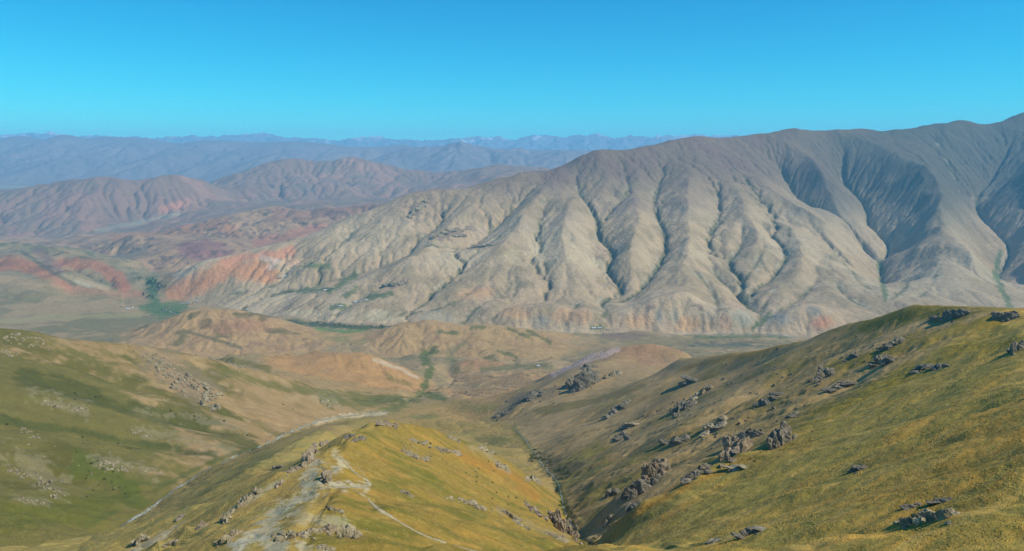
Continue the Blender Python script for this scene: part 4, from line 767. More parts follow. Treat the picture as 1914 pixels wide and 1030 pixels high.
# u, v, width, height (photo pixels), tilt of the line (deg, rising to the right), number of rocks, stone, area, label
OUTCROPS = [
 (1775, 588, 62, 20, 8, 9, 'g', 'R', 'long rounded grey outcrop lying along the crest of the right hillside'),
 (1880, 588, 44, 26, 0, 8, 'g', 'R', 'dark jagged outcrop standing on the skyline near the right edge'),
 (1903, 646, 30, 26, 25, 6, 'g', 'R', 'dark outcrop below the skyline at the right edge of the hillside'),
 (1670, 642, 44, 16, 25, 7, 'g', 'R', 'narrow slanting outcrop below the grassy crest, uppermost of the right hillside row'),
 (1652, 672, 46, 16, 22, 7, 'g', 'R', 'slanting ragged outcrop just under the uppermost one on the right hillside'),
 (1538, 699, 46, 20, 28, 9, 'g', 'R', 'broad grey outcrop in the middle of the upper right hillside'),
 (1572, 720, 46, 10, 20, 6, 'g', 'R', 'low string of rocks just below the broad grey outcrop'),
 (1590, 667, 28, 9, 22, 4, 'g', 'R', 'small grey ledge above the broad outcrop on the right hillside'),
 (1759, 682, 28, 14, 15, 5, 'g', 'R', 'right one of two grey rocks on the open golden grass'),
 (1725, 686, 36, 14, 22, 5, 'g', 'R', 'left one of two grey rocks on the open golden grass'),
 (1428, 749, 22, 15, 20, 4, 'g', 'R', 'compact dark rock alone on the brown middle slope'),
 (1456, 737, 20, 9, 20, 3, 'g', 'R', 'small pale ledge right above the compact dark rock'),
 (1278, 757, 44, 26, 35, 10, 'g', 'R', 'large ribbed outcrop on the brown slope left of the middle'),
 (1310, 733, 44, 12, 30, 6, 'l', 'R', 'pale stony strip rising to the right of the ribbed outcrop'),
 (1292, 710, 24, 9, 20, 3, 'g', 'R', 'small dark rock on the brown slope under the crest'),
 (1146, 768, 26, 12, 35, 5, 'g', 'r', 'slanting dark rocks on the slope right of the rocky shoulder'),
 (1170, 752, 18, 10, 35, 3, 'g', 'r', 'little dark rocks above the slanting rocks of the brown slope'),
 (1164, 816, 20, 15, 20, 4, 'g', 'R', 'squat dark rock low on the brown slope'),
 (1176, 795, 32, 7, 20, 4, 'l', 'R', 'thin pale ledge above the squat dark rock'),
 (1337, 793, 50, 20, 30, 8, 'l', 'R', 'long pale outcrop slanting up the middle of the brown slope'),
 (1268, 819, 42, 17, 18, 6, 'g', 'R', 'shrubby grey outcrop left of the great paired crags'),
 (1374, 832, 56, 38, 25, 10, 'p', 'R', 'great blocky crag casting a long dark shadow on the right hillside'),
 (1402, 810, 40, 18, 18, 6, 'g', 'R', 'rounded rocks crowning the great blocky crag'),
 (1460, 812, 46, 42, 40, 11, 'g', 'R', 'tall broken crag right of the great blocky one'),
 (1480, 776, 24, 9, 25, 4, 'g', 'R', 'thin dark ledge above the tall broken crag'),
 (1225, 867, 52, 38, 32, 10, 'p', 'R', 'steep grey crag above the lower gully with its shadow to the left'),
 (1200, 908, 70, 30, 28, 12, 'g', 'R', 'wide broken crag directly under the steep grey one'),
 (1146, 916, 22, 18, 20, 4, 'g', 'R', 'small crag left of the wide broken crag'),
 (1305, 880, 54, 20, 38, 9, 'g', 'R', 'dark rubble edging the top of the golden slope'),
 (1383, 873, 34, 6, 15, 4, 'l', 'R', 'flat pale rocks along the rim of the golden slope'),
 (1187, 942, 26, 11, 25, 4, 'g', 'R', 'low rocks on the golden rim below the broken crag'),
 (1138, 970, 22, 18, 40, 5, 'l', 'R', 'pale crag beside the foot of the right gully'),
 (1602, 876, 34, 11, 20, 5, 'g', 'R', 'small grey rock pile alone on the golden slope'),
 (1734, 965, 112, 26, 8, 15, 'l', 'R', 'large pale outcrop lying in the golden grass at lower right'),
 (1710, 945, 26, 7, 10, 4, 'g', 'R', 'thin rocks just above the left end of the large pale outcrop'),
 (1760, 936, 40, 5, 18, 4, 'g', 'R', 'thin line of rocks above the right end of the large pale outcrop'),
 (1406, 994, 52, 11, 18, 6, 'g', 'R', 'low grey ledge at the bottom of the golden slope'),
 (1333, 1013, 28, 8, 20, 4, 'g', 'R', 'small ledge left of the low grey one near the picture bottom'),
 (1091, 708, 54, 38, 15, 12, 'g', 'r', 'large craggy knob on the shoulder below the pink knoll'),
 (1103, 684, 22, 9, 10, 4, 'g', 'r', 'small rocks crowning the shoulder above the craggy knob'),
 (1000, 738, 40, 12, 20, 7, 'g', 'r', 'broken rocks along the lower ridge of the shoulder'),
 (938, 772, 20, 16, 30, 4, 'g', 'r', 'dark rock at the tip of the shoulder beside the stream'),
 (1146, 697, 26, 15, 10, 5, 'l', 'r', 'faint pale rocks right of the craggy knob'),
 (578, 848, 34, 34, 40, 9, 'p', 'S', 'tallest rock tower on the crest of the central spur'),
 (602, 828, 40, 14, 10, 7, 'p', 'S', 'ragged rocks behind the tallest tower of the spur'),
 (611, 887, 22, 34, 70, 8, 'p', 'S', 'upright pinkish crag beside the pale hairpin track'),
 (550, 876, 28, 12, 20, 5, 'p', 'S', 'small dark crag left of the upright pinkish one'),
 (521, 871, 18, 9, 20, 3, 'g', 'S', 'dark rock on the grass at the far left of the tower'),
 (523, 900, 16, 14, 40, 4, 'p', 'S', 'small crag on the stony rib under the tower'),
 (651, 814, 22, 9, 10, 4, 'g', 'S', 'left dark rock beyond the tower on the spur crest'),
 (669, 820, 26, 9, 10, 4, 'g', 'S', 'right dark rock beyond the tower on the spur crest'),
 (723, 791, 44, 12, -12, 7, 'p', 'S', 'rocks at the farthest tip of the central spur'),
 (462, 930, 62, 18, 35, 11, 'l', 'S', 'pale stony rib slanting down the left of the spur'),
 (424, 965, 26, 18, 35, 6, 'l', 'S', 'dark topped rocks at the lower end of the stony rib'),
 (622, 950, 28, 11, -15, 5, 'l', 'S', 'flat pale rocks alone on the golden spur grass'),
 (652, 990, 38, 34, 0, 11, 'l', 'S', 'large round pale crag at the bottom of the spur'),
 (614, 987, 24, 17, 0, 5, 'p', 'S', 'brown boulder pile left of the large round crag'),
 (552, 996, 84, 20, 5, 13, 'l', 'S', 'long low band of rubble across the bottom of the spur'),
 (428, 1002, 46, 20, 25, 8, 'l', 'S', 'stony outcrop at the lower left of the pale worn ground'),
 (606, 1021, 30, 14, 0, 5, 'l', 'S', 'stones on the picture bottom below the rubble band'),
 (262, 1008, 40, 22, 30, 7, 'l', 'S', 'pale rocks beside the path at the bottom left of the spur'),
 (376, 981, 24, 16, 30, 4, 'p', 'S', 'lone brown boulder on the left flank of the spur'),
 (338, 966, 14, 11, 30, 3, 'g', 'S', 'little dark rock left of the lone brown boulder'),
 (319, 1013, 26, 9, 30, 4, 'l', 'S', 'low stones between the path and the lone brown boulder'),
 (769, 849, 44, 10, -20, 6, 'l', 'S', 'thin pale ledge on the upper right flank of the spur'),
 (782, 826, 44, 8, -15, 6, 'l', 'S', 'pale ledge just under the far crest of the spur'),
 (826, 838, 28, 13, -25, 5, 'l', 'S', 'left pale rocks of a pair on the far right flank of the spur'),
 (850, 843, 22, 13, -25, 4, 'l', 'S', 'right pale rocks of a pair on the far right flank of the spur'),
 (845, 820, 28, 8, -20, 4, 'l', 'S', 'uppermost pale rocks on the far right flank of the spur'),
 (907, 840, 32, 8, -25, 5, 'l', 'S', 'pale ledge at the edge above the terrace'),
 (938, 870, 28, 14, -25, 5, 'l', 'S', 'pale outcrop on the flank above the right stream'),
 (995, 895, 32, 12, -20, 5, 'l', 'T', 'pale outcrop just above the bend of the right stream'),
 (880, 937, 46, 16, -25, 7, 'l', 'S', 'light outcrop with a dark top in the golden right flank'),
 (840, 931, 16, 7, -15, 3, 'l', 'S', 'few stones left of the light outcrop on the golden flank'),
 (757, 921, 22, 6, -25, 3, 'l', 'S', 'small flat stones right of the hairpin track'),
 (952, 961, 42, 11, -32, 7, 'l', 'S', 'slanting ledge low on the golden flank of the spur'),
 (974, 979, 32, 8, -30, 5, 'l', 'S', 'lower end of the slanting rocks on the golden flank'),
 (995, 950, 38, 11, -32, 6, 'p', 'S', 'reddish ledge above the big slab'),
 (1054, 978, 80, 34, -40, 13, 'p', 'T', 'big pinkish rock slab falling to the right gully'),
 (1037, 1003, 36, 8, -25, 5, 'l', 'S', 'low pale rocks under the big pinkish slab'),
 (44, 630, 64, 20, -10, 11, 'l', 'Lh', 'rocky top at the left end of the left hillside crest'),
 (14, 657, 28, 14, -10, 5, 'l', 'Lh', 'rocks at the left edge below the rocky hillside top'),
 (286, 668, 34, 16, -20, 8, 'l', 'Lh', 'rocks at the upper end of the wide stony patch'),
 (318, 692, 60, 34, -30, 18, 'l', 'Lh', 'upper left half of the wide stony patch on the left hillside'),
 (368, 722, 74, 40, -25, 22, 'l', 'Lh', 'lower right half of the wide stony patch on the left hillside'),
 (100, 753, 32, 12, -10, 6, 'l', 'Lh', 'left pale rocks of a pair on the tan band'),
 (146, 762, 36, 10, -10, 6, 'l', 'Lh', 'right pale rocks of a pair on the tan band'),
 (212, 867, 60, 20, -8, 10, 'l', 'Lh', 'grey outcrop in the green lower left hillside'),
 (282, 878, 44, 7, -15, 6, 'l', 'Lh', 'thin pale ledge trailing right from the grey outcrop'),
 (90, 905, 64, 26, -40, 12, 'l', 'Lh', 'slanting pale crags low on the left hillside'),
 (36, 880, 42, 18, -20, 8, 'l', 'Lh', 'pale crags near the left edge above the green meadow'),
 (58, 935, 52, 10, -15, 7, 'l', 'Lh', 'low pale ledge over the meadow at lower left'),
 (441, 681, 24, 7, -20, 4, 'l', 'Lh', 'small pale rocks under the crest right of the stony patch'),
 (262, 808, 44, 8, -12, 6, 'l', 'Lh', 'faint ledge in the middle of the left hillside'),
 (54, 806, 32, 16, -30, 6, 'l', 'Lh', 'stony bank on the left above the side gully'),
 (784, 384, 40, 16, 40, 9, 'p', 'M', 'reddish crag on the rounded western shoulder of the great mountain'),
 (832, 396, 16, 14, 30, 5, 'g', 'M', 'dark crag right of the reddish one on the western shoulder'),
 (768, 402, 18, 8, 20, 4, 'p', 'M', 'small crag below the reddish one on the western shoulder'),
 (852, 428, 34, 9, 0, 6, 'p', 'M', 'upper rock band on the slope under the western shoulder'),
 (822, 438, 28, 9, 15, 6, 'p', 'M', 'left rock band on the slope under the western shoulder'),
 (858, 438, 26, 7, 0, 5, 'p', 'M', 'lower rock band on the slope under the western shoulder'),
 (738, 529, 42, 9, 5, 8, 'p', 'M', 'rocks on the low mound above the farm with the green strip'),
 (905, 459, 30, 5, 5, 5, 'g', 'M', 'thin rock line in the middle of the western mountain face'),
 (620, 752, 40, 12, -20, 7, 'l', 'Lh', 'pale stony slope above the white stream bank'),
]
def place_rock(key, x, y, z, w, d, h, rz, parent=None, name='rock'):
    o = bpy.data.objects.new(name, rng.choice(ROCKS[key]))
    o.location = (x, y, z); o.scale = (w, d, h); o.rotation_euler = (rng.uniform(-0.25, 0.25), rng.uniform(-0.25, 0.25), rz)
    if parent is not None: o.parent = parent
    return link(o)
for (u, v, w, h, tilt, n, key, area, label) in OUTCROPS:
    y0, y1 = AREAS[area]; bx, by, bz = ground(u, v + h * 0.45, y0, y1)
    root = link(bpy.data.objects.new('rock_outcrop', None)); root.location = (bx, by, bz); root.empty_display_size = 1.0
    tag(root, label, 'rock', 'rock outcrops on the hillsides')
    ca, sa = math.cos(R(tilt)), math.sin(R(tilt)); px = by / F
    e0 = ground(u - w * 0.5 * ca, v + h * 0.3 + w * 0.5 * sa, max(y0, by * 0.8), min(y1, by * 1.25)); e1 = ground(u + w * 0.5 * ca, v + h * 0.3 - w * 0.5 * sa, max(y0, by * 0.8), min(y1, by * 1.25))
    strike = math.atan2(e1[1] - e0[1], e1[0] - e0[0]) if abs(e1[1] - e0[1]) < 0.2 * by else 0.0
    if area == 'Lh': n = int(n * 1.8)
    for k in range(n + max(3, n // 2)):
        rub = k >= n                                             # rubble round the foot
        t = rng.uniform(-0.6, 0.6) if rub else (k + 0.5) / n - 0.5 + rng.uniform(-0.08, 0.08)
        q = rng.uniform(-0.5, 0.5); thick = h * (1.0 if area == 'Lh' or rub else 0.45 if abs(tilt) < 50 else 0.25)
        uu = u + t * w * ca + q * thick * sa * 0.6; vv = v + h * 0.28 - t * w * sa + q * thick * ca
        gx, gy, gz = ground(uu, vv, max(y0, by * 0.8), min(y1, by * 1.25))
        if abs(gy - by) > 0.14 * by: gx, gy = bx + (uu - u) * px, by; gz = float(height(gx, gy))
        core = 1 - 0.55 * abs(2 * t) ** 1.5
        big = 1.22 if area in 'Rr' else 1.0; hh = h * px * rng.uniform(0.32, 0.6) * core * big; ww = max(w / n * px * rng.uniform(1.3, 2.4) * big, hh * 0.95); dd_ = ww * rng.uniform(0.45, 0.75)
        if area == 'Lh': hh = rng.uniform(1.4, 3.4) * px; ww = rng.uniform(2.5, 5.5) * px; dd_ = ww * 0.7
        if rub: hh = rng.uniform(0.08, 0.18) * h * px + 0.2; ww = hh * rng.uniform(1.0, 1.8); dd_ = ww * 0.8
        place_rock(key, gx - bx, gy - by, gz - bz - hh * 0.04, ww, dd_, hh, strike + rng.uniform(-0.3, 0.3), root, 'stone' if rub else 'boulder' if n < 6 or k % 3 else 'crag')

# loose rocks, each a thing of its own
def loose(name, label, cat, grp, meshes, area, spots, smin, smax, flat=0.75, sink=0.25):
    y0, y1 = AREAS.get(area, area)
    for (u, v) in spots:
        x, y, z = ground(u, v, y0, y1); s = rng.uniform(smin, smax) * y / F
        o = bpy.data.objects.new(name, rng.choice(meshes)); o.location = (x, y, z + s * flat * (0.5 - sink)); o.scale = (s, s * rng.uniform(0.7, 1.1), s * flat * rng.uniform(0.7, 1.2)); o.rotation_euler = (0, 0, rng.uniform(0, 6.28))
        tag(o, label, cat, grp); link(o)
def along(path, n, spread):
    P = curve(path, 8); out = []
    for _ in range(n):
        p = P[rng.randrange(len(P))]; out.append((p[0] + rng.gauss(0, spread), p[1] + rng.gauss(0, spread * 0.6)))
    return out
loose('loose_rock', 'small grey rock half buried in the brown upper slope of the right hillside', 'rock', 'loose rocks on the right hillside', ROCKS['g'], 'R', along([(1160, 800), (1300, 745), (1450, 700), (1620, 650)], 46, 26) + along([(1180, 900), (1300, 840), (1480, 760)], 44, 22), 1.5, 3.6)
loose('loose_stone', 'tiny grey stone in the golden grass of the near right slope', 'rock', 'stones in the golden slope', ROCKS['g'], 'R', [(rng.uniform(1250, 1900), rng.uniform(720, 1020)) for _ in range(26)], 1.0, 2.2)
loose('loose_rock', 'small pale rock scattered over the grassy spur', 'rock', 'loose rocks on the central spur', ROCKS['l'], 'S', along([(740, 830), (850, 860), (960, 910)], 30, 16) + along([(420, 990), (540, 940), (600, 880)], 34, 18) + along([(560, 1010), (680, 990)], 20, 10) + along([(900, 950), (1040, 990)], 22, 14), 1.3, 3.0)
loose('worn_ground_stone', 'little pale stone on the worn bare ground of the spur', 'rock', 'stones on the worn ground', ROCKS['l'], 'S', along([(600, 905), (560, 930), (520, 955), (480, 1000), (450, 1018)], 46, 9), 0.7, 1.7)
loose('loose_rock', 'small pale rock scattered over the left hillside', 'rock', 'loose rocks on the left hillside', ROCKS['l'], 'Lh', along([(20, 640), (110, 655)], 12, 12) + along([(280, 670), (380, 740)], 60, 26) + along([(60, 860), (220, 880)], 36, 26) + along([(430, 700), (560, 760)], 14, 20), 1.2, 3.0)
loose('track_stone', 'light stone in the short row beside the hairpin track', 'rock', 'row of stones by the hairpin', ROCKS['l'], 'S', [(630 + 3.4 * k + rng.uniform(-1, 1), 903 + rng.uniform(-2.5, 1.5)) for k in range(11)], 1.2, 2.2)
loose('loose_rock', 'grey stone on the scree of the rocky shoulder', 'rock', 'stones on the rocky shoulder', ROCKS['g'], 'r', along([(950, 765), (1040, 735), (1110, 715)], 40, 14), 1.2, 2.6)

# ------------------------------------------------------------------ shrubs and trees
def leaf_mesh(name, mat, n, shape, seed, leaf=0.16):
    rr = np.random.default_rng(seed); V = []; Fc = []
    for k in range(n):
        d = rr.normal(size=3); d /= np.linalg.norm(d); d[2] = abs(d[2]) if shape == 'shrub' else d[2]
        r = rr.uniform(0.55, 1.0) ** 0.5 * (1 + 0.25 * math.sin(d[0] * 5 + seed) * math.cos(d[1] * 4 - seed))
        c = d * r * (np.array([1, 1, 0.75]) if shape == 'shrub' else np.array([0.42, 0.42, 0.9]) if shape == 'poplar' else np.array([0.7, 0.7, 0.7]))
        a = rr.normal(size=3); a /= np.linalg.norm(a); b = np.cross(a, rr.normal(size=3)); b /= np.linalg.norm(b) + 1e-6; s = leaf * rr.uniform(0.6, 1.4); i = len(V)
        V += [c - a * s, c + b * s * 0.7, c + a * s, c - b * s * 0.7]; Fc.append((i, i + 1, i + 2, i + 3))
    me = bpy.data.meshes.new(name); me.from_pydata([tuple(v) for v in V], [], Fc); me.materials.append(mat); return me
SHRUBS = [leaf_mesh('shrub', M_leaf, 130, 'shrub', 10 + k, 0.22) for k in range(4)]
def shrubs(label, grp, area, spots, smin, smax):
    y0, y1 = AREAS.get(area, area)
    for (u, v) in spots:
        x, y, z = ground(u, v, y0, y1); s = rng.uniform(smin, smax) * y / F
        o = bpy.data.objects.new('shrub', rng.choice(SHRUBS)); o.location = (x, y, z - 0.1 * s); o.scale = (s, s * rng.uniform(0.8, 1.2), s * rng.uniform(0.7, 1.1)); o.rotation_euler = (0, 0, rng.uniform(0, 6.28))
        tag(o, label, 'shrub', grp); link(o)
shrubs('low green shrub growing on the lower left hillside', 'shrubs on the left hillside', 'Lh', along([(140, 830), (180, 880), (230, 930)], 24, 24) + along([(60, 720), (180, 740), (330, 780), (440, 820)], 16, 14) + along([(0, 790), (200, 825), (380, 852)], 14, 6), 1.2, 3.0)
shrubs('dark green shrub in the thicket along the right gully', 'thicket in the right gully', (600, 1700), along([(1000, 845), (1030, 870), (1065, 885)], 46, 9) + along([(1052, 945), (1072, 968)], 26, 8) + along([(1110, 1010), (1150, 1000)], 20, 8), 2.0, 4.4)
shrubs('green shrub beside the big crags of the right hillside', 'shrubs among the right crags', 'R', along([(1280, 900), (1330, 870), (1400, 860), (1450, 830)], 22, 8) + along([(1250, 830), (1300, 815)], 8, 6), 1.6, 3.4)
shrubs('olive shrub on the flank of the central spur', 'shrubs on the central spur', 'S', along([(800, 830), (880, 880), (960, 930)], 20, 18) + [(925, 849), (652, 997), (655, 994)], 1.4, 3.0)
CROWN = [leaf_mesh('crown', M_tree, 170, sh, 30 + k, 0.16) for k, sh in enumerate(('round', 'poplar', 'round', 'poplar'))]
bm = bmesh.new(); bmesh.ops.create_cone(bm, cap_ends=True, segments=7, radius1=0.07, radius2=0.035, depth=1.0)
TRUNK = bpy.data.meshes.new('trunk'); bm.to_mesh(TRUNK); bm.free(); TRUNK.materials.append(M_bark)
def trees(label, grp, spots, hmin, hmax, y0=4200, y1=7000):
    for (u, v) in spots:
        x, y, z = ground(u, v, y0, y1); h = rng.uniform(hmin, hmax)
        root = link(bpy.data.objects.new('tree', None)); root.location = (x, y, z); root.rotation_euler = (0, 0, rng.uniform(0, 6.28)); tag(root, label, 'tree', grp)
        t = link(bpy.data.objects.new('trunk', TRUNK)); t.parent = root; t.location = (0, 0, h * 0.28); t.scale = (h * 0.5, h * 0.5, h * 0.6)
        c = link(bpy.data.objects.new('crown', rng.choice(CROWN))); c.parent = root; c.location = (0, 0, h * 0.6); c.scale = (h * 0.5, h * 0.5, h * 0.46)
trees('dark green tree in the grove at the mouth of the oasis', 'trees of the oasis grove', along([(262, 520), (275, 526), (290, 530)], 24, 4) + along([(280, 536), (302, 534), (290, 543)], 24, 4) + along([(268, 552), (285, 556)], 8, 3), 12, 20, 5000, 7000)
trees('dark tree in the thin line along the valley stream', 'trees along the valley stream', along([(545, 601), (600, 605), (660, 611)], 22, 2.2) + along([(690, 613), (738, 612)], 14, 1.6), 7, 13, 4300, 5000)
trees('small tree among the farm buildings by the oasis', 'trees at the oasis farms', along([(305, 578), (335, 584)], 8, 4) + [(352, 570), (360, 568), (228, 575)], 8, 12, 4600, 6000)

# ------------------------------------------------------------------ farm buildings
def box_mesh(name, x, y, z0, z1, mat):
    me = bpy.data.meshes.new(name); X, Y_ = x / 2, y / 2
    me.from_pydata([(-X, -Y_, z0), (X, -Y_, z0), (X, Y_, z0), (-X, Y_, z0), (-X, -Y_, z1), (X, -Y_, z1), (X, Y_, z1), (-X, Y_, z1)], [], [(0, 3, 2, 1), (4, 5, 6, 7), (0, 1, 5, 4), (1, 2, 6, 5), (2, 3, 7, 6), (3, 0, 4, 7)]); me.materials.append(mat); return me
def farm(u, v, ln, dp, hh, rz, wall, roof, label, y0=3000, y1=7000):
    x, y, z = ground(u, v, y0, y1); root = link(bpy.data.objects.new('farm_building', None)); root.location = (x, y, z); root.rotation_euler = (0, 0, R(rz)); tag(root, label, 'building', 'farm buildings in the valley')
    def part(nm, me, loc=(0, 0, 0), par=None):
        o = link(bpy.data.objects.new(nm, me)); o.parent = par or root; o.location = loc; return o
    part('wall', box_mesh('wall', ln, dp, -2.0, hh, wall))
    rm = bpy.data.meshes.new('roof'); a, b, e, r2 = ln / 2 + 0.6, dp / 2 + 0.6, hh + 0.02, hh + dp * 0.32
    rm.from_pydata([(-a, -b, e - 0.2), (a, -b, e - 0.2), (a, b, e - 0.2), (-a, b, e - 0.2), (-a, 0, r2), (a, 0, r2)], [], [(0, 1, 5, 4), (2, 3, 4, 5), (1, 2, 5), (3, 0, 4), (0, 3, 2, 1)]); rm.materials.append(roof)
    rf = part('roof', rm); part('chimney', box_mesh('chimney', 0.9, 0.9, 0, 1.6, M_walld), (ln * 0.22, 0.6, r2 - 0.9), rf)
    part('door', box_mesh('door', 1.3, 0.12, 0, 2.1, M_door), (0, -dp / 2 - 0.05, 0.05))
    nwin = max(2, int(ln / 5))
    wm = box_mesh('window', 1.3, 0.12, 0, 1.3, M_dark)
    for k in range(nwin):
        xx = (k + 0.5) / nwin * ln - ln / 2
        if abs(xx) > 1.6: part('window', wm, (xx, -dp / 2 - 0.05, 1.1))
for a in ((1110, 614, 26, 10, 4.5, 4, M_wallw, M_roofw, 'left white roofed barn of the farm under the mountain'), (1121, 614, 24, 10, 4.5, 0, M_wallw, M_roofw, 'right white roofed barn of the farm under the mountain'), (1136, 617, 18, 9, 4, 20, M_walld, M_roofg, 'small grey shed right of the white barns under the mountain'),
    (1006, 685, 12, 8, 3.5, 10, M_wallw, M_roofw, 'lone small white hut on the flat right of the central knoll'), (239, 578, 26, 12, 5, 0, M_wallw, M_roofw, 'white house standing alone left of the oasis meadow'), (248, 576, 14, 9, 4, 30, M_wallw, M_roofw, 'little white annex right of the lone white house'),
    (308, 580, 32, 10, 4, -30, M_walld, M_roofg, 'uppermost grey roofed farm on the oasis meadow'), (316, 583, 30, 10, 4, -28, M_wallw, M_roofg, 'middle grey roofed farm on the oasis meadow'), (325, 587, 26, 10, 4, -25, M_walld, M_roofg, 'lowest grey roofed farm on the oasis meadow'),
    (340, 569, 36, 10, 4, 12, M_walld, M_roofg, 'long grey farm at the foot of the orange slope'), (351, 567, 28, 10, 4, 12, M_wallw, M_roofg, 'shorter pale farm at the foot of the orange slope'), (368, 564, 22, 9, 4, 12, M_walld, M_roofw, 'last small farm right of the orange slope foot'),
    (532, 517, 40, 12, 5, 20, M_wallw, M_roofw, 'upper white farm high on the gentle western slope'), (522, 520, 22, 10, 4, 20, M_walld, M_roofg, 'grey shed left of the upper white farm'), (598, 546, 26, 10, 4, 15, M_wallw, M_roofg, 'left house of the pair on the middle western slope'), (608, 543, 22, 10, 4, 15, M_wallw, M_roofw, 'right house of the pair on the middle western slope'),
    (637, 573, 26, 11, 4.5, 5, M_wallw, M_roofw, 'bright white house on the lower western slope'), (666, 565, 34, 12, 4.5, 12, M_wallw, M_roofw, 'left building of the farm beside the green strip'), (676, 563, 30, 12, 4.5, 12, M_wallw, M_roofg, 'middle building of the farm beside the green strip'), (685, 562, 22, 10, 4, 12, M_walld, M_roofw, 'right building of the farm beside the green strip')):
    farm(*a)

# ------------------------------------------------------------------ tracks and streams, laid over the ground
def strip(name, path, width, mat, area, lift=0.12, n=14, ragged=0.35, label=None, vis=True):
    y0, y1 = area; P = []
    for p in curve(path, n):
        if len(p) == 3: P.append(((p[0] - U0) / F * p[2], p[2]))
        else: x, y, z = ground(p[0], p[1], y0, y1); P.append((x, y))
    P = np.array(P)
    for _ in range(3): P[1:-1] = 0.25 * P[:-2] + 0.5 * P[1:-1] + 0.25 * P[2:]
    d = np.concatenate([[0], np.cumsum(np.hypot(*np.diff(P, axis=0).T))]); m = max(int(d[-1] / max(width * 0.5, 0.8)), 8); m = min(m, 900); q = np.linspace(0, d[-1], m)
    C = np.stack([np.interp(q, d, P[:, 0]), np.interp(q, d, P[:, 1])], 1); T = np.gradient(C, axis=0); T /= np.linalg.norm(T, axis=1)[:, None] + 1e-9; Nn = np.stack([-T[:, 1], T[:, 0]], 1)
    cols = 5; V = []
    wv = width * (1 + ragged * fbm(q / (width * 3), q * 0 + len(path), 3, 201)); off = width * ragged * 0.6 * fbm(q / (width * 5), q * 0 + 7.7, 3, 211)
    for k in range(cols):
        f = (k / (cols - 1) - 0.5); pos = C + Nn * (f * wv + off)[:, None]; zz = height(pos[:, 0], pos[:, 1]) + lift * (1 - abs(2 * f) ** 3 * 1.3)
        V.append(np.column_stack([pos, zz]))
    V = np.stack(V, 1).reshape(-1, 3); Fc = [(i * cols + k, i * cols + k + 1, (i + 1) * cols + k + 1, (i + 1) * cols + k) for i in range(m - 1) for k in range(cols - 1)]
    me = bpy.data.meshes.new(name); me.from_pydata(V.tolist(), [], Fc); me.materials.append(mat)
    for p in me.polygons: p.use_smooth = True
    cv = me.attributes.new('cover', 'FLOAT', 'POINT'); cv.data.foreach_set('value', np.tile(np.array([0.0, 0.62, 0.72, 0.62, 0.0], np.float32), m))
    o = link(bpy.data.objects.new(name, me)); o['kind'] = 'structure'
    if label: o['label'] = label
    return o
SA = (280, 800)
strip('dirt_track', [(664, 916), (685, 930), (700, 945), (722, 960), (745, 975), (790, 1000), (850, 1020), (905, 1034)], 3.4, M_track, SA, 0.15, label='pale dirt track running down the right flank of the spur')
strip('dirt_track', [(540, 940), (575, 922), (610, 912), (650, 910), (684, 908), (689, 900), (672, 890), (655, 874), (640, 858), (628, 848)], 4.2, M_track, SA, 0.16, label='pale hairpin track round the spur crest')
strip('footpath', [(690, 903), (682, 890), (668, 872), (650, 866)], 1.2, M_track, SA, 0.15, label='thin path cutting the hairpin')
strip('footpath', [(350, 972), (310, 995), (270, 1018), (240, 1034)], 3.0, M_track, SA, 0.2, label='pale path at the lower left of the spur')
strip('stream_bed', LSTREAM[1:8], 7.0, M_gravel, (600, 2600), 0.35, 30, 0.6, 'pale gravel bed of the left stream')
strip('stream', LSTREAM[1:8], 2.6, M_water, (600, 2600), 0.6, 30, 0.5, 'thin pale stream at the foot of the left hillside')
strip('stream_bed', [(598, 785), (640, 779), (690, 772), (728, 768)], 18.0, M_gravel, (1500, 2700), 0.6, 14, 0.7, 'white stony bank of the left stream')
strip('stream', [p for p in RSTREAM[3:9]], 1.6, M_water, (500, 2600), 0.5, 30, 0.5, 'thin stream in the right gully')
strip('footpath', [(975, 815), (990, 835), (1010, 862), (1030, 890)], 2.2, M_track, (1000, 2000), 0.4, 14, 0.5, 'pale path beside the right stream')
strip('road', [(1235, 629), (1270, 626), (1320, 624.5), (1400, 624), (1450, 626), (1490, 630)], 18.0, M_roadm, (4150, 4700), 1.0, 14, 0.1, 'pale road along the foot of the mountain')

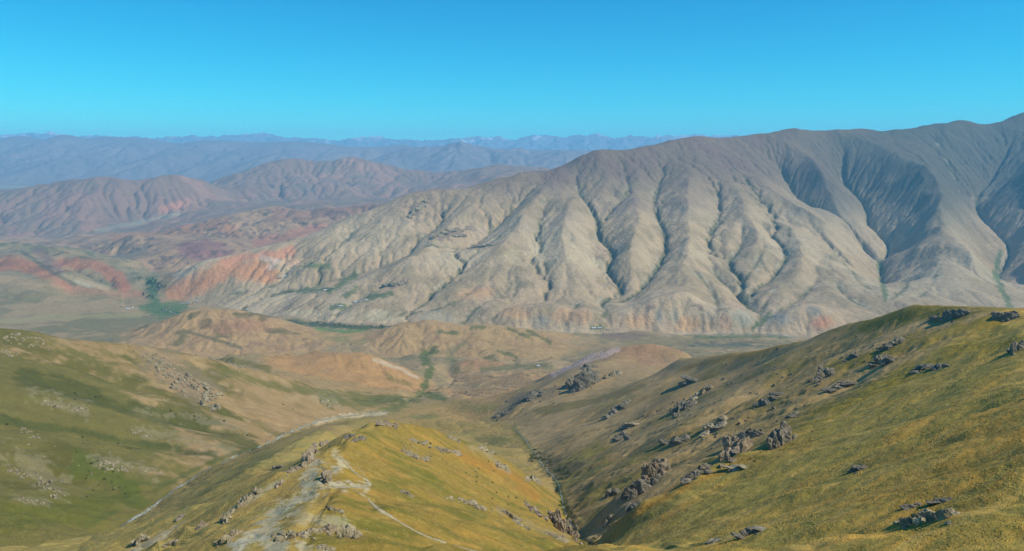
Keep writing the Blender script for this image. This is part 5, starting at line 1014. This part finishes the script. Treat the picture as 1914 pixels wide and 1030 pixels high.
# ------------------------------------------------------------------ grass tussocks on the near slopes
def grass(n=36000):
    cand = nrng.random((n * 4, 2)); y = 170 * (720 / 170) ** (cand[:, 0] ** 0.9); u = 150 + cand[:, 1] * 1790; x = (u - U0) / F * y
    r = np.searchsorted(YR, y); c = np.searchsorted(SC, x / y); msk = (((ng[r, c] > 0.5) | ((sp[r, c] > 0.5) & (y < 620))) & (VV[r, c] < 1060))
    dens = fbm(x / 14, y / 14, 3, 301); pale = (COL[r, c, 2] > 0.17); keep = msk & (dens > -0.15 + 0.5 * nrng.random(len(x))) & ~pale; idx = np.nonzero(keep)[0][:n]
    x, y, r, c = x[idx], y[idx], r[idx], c[idx]; z = height(x, y); m = len(x); s = nrng.uniform(0.16, 0.42, m) * (0.7 + y / 600)
    V = np.zeros((m, 5, 3)); Cc = np.ones((m, 5, 4)); Cc[..., :3] = (COL[r, c] * nrng.uniform(0.9, 1.2, m)[:, None])[:, None, :]
    a0 = nrng.uniform(0, 6.28, m)
    for k in range(4):
        q = s * nrng.uniform(0.7, 1.4, m); px_, py_ = x + np.cos(a0 + k * 1.5708) * q, y + np.sin(a0 + k * 1.5708) * q
        V[:, k] = np.stack([px_, py_, height(px_, py_) - 0.08], 1)
    V[:, 4] = np.stack([x + nrng.normal(0, 0.3, m) * s, y + nrng.normal(0, 0.3, m) * s, z + s * nrng.uniform(0.5, 1.0, m)], 1)
    i0 = (np.arange(m) * 5)[:, None]; T = np.stack([np.concatenate([i0 + k, i0 + (k + 1) % 4, i0 + 4], 1) for k in range(4)], 1).astype(np.int32)
    me = bpy.data.meshes.new('grass'); me.vertices.add(m * 5); me.vertices.foreach_set('co', V.astype(np.float32).ravel())
    me.loops.add(m * 12); me.loops.foreach_set('vertex_index', T.ravel()); me.polygons.add(m * 4)
    me.polygons.foreach_set('loop_start', np.arange(0, m * 12, 3, dtype=np.int32)); me.polygons.foreach_set('loop_total', np.full(m * 4, 3, np.int32)); me.polygons.foreach_set('use_smooth', np.ones(m * 4, bool)); me.update(calc_edges=True)
    at = me.color_attributes.new('ground_colour', 'FLOAT_COLOR', 'POINT'); at.data.foreach_set('color', Cc.astype(np.float32).ravel())
    me.materials.append(M_near); o = link(bpy.data.objects.new('grass', me)); o['kind'] = 'stuff'; o['label'] = 'dry golden grass tussocks on the near slopes'; o['category'] = 'grass'
grass()
print('objects %.1fs' % (time.time() - T0))

#@@HAZE
def haze():
    m = bpy.data.materials.new('thin_air'); m.use_nodes = True; nt = m.node_tree; nt.nodes.clear()
    out = nt.nodes.new('ShaderNodeOutputMaterial'); pv = nt.nodes.new('ShaderNodeVolumePrincipled')
    pv.inputs['Color'].default_value = (0.27, 0.68, 1.0, 1); pv.inputs['Density'].default_value = 3.4e-5; pv.inputs['Anisotropy'].default_value = 0.0
    nt.links.new(pv.outputs[0], out.inputs['Volume'])
    bm = bmesh.new(); bmesh.ops.create_cube(bm, size=1.0)
    x, y0, y1, z0, z1 = 41000.0, -2500.0, 47500.0, float(Z.min()) - 1.0, float(Z.max()) + 20
    for v in bm.verts: v.co = (v.co.x * 2 * x, y0 if v.co.y < 0 else y1, z0 if v.co.z < 0 else z1)
    me = bpy.data.meshes.new('haze'); bm.to_mesh(me); bm.free(); me.materials.append(m)
    o = bpy.data.objects.new('haze', me); o['kind'] = 'stuff'; o['label'] = 'thin blue haze filling the air over the valleys'; o['category'] = 'haze'
    sc.collection.objects.link(o)
haze()
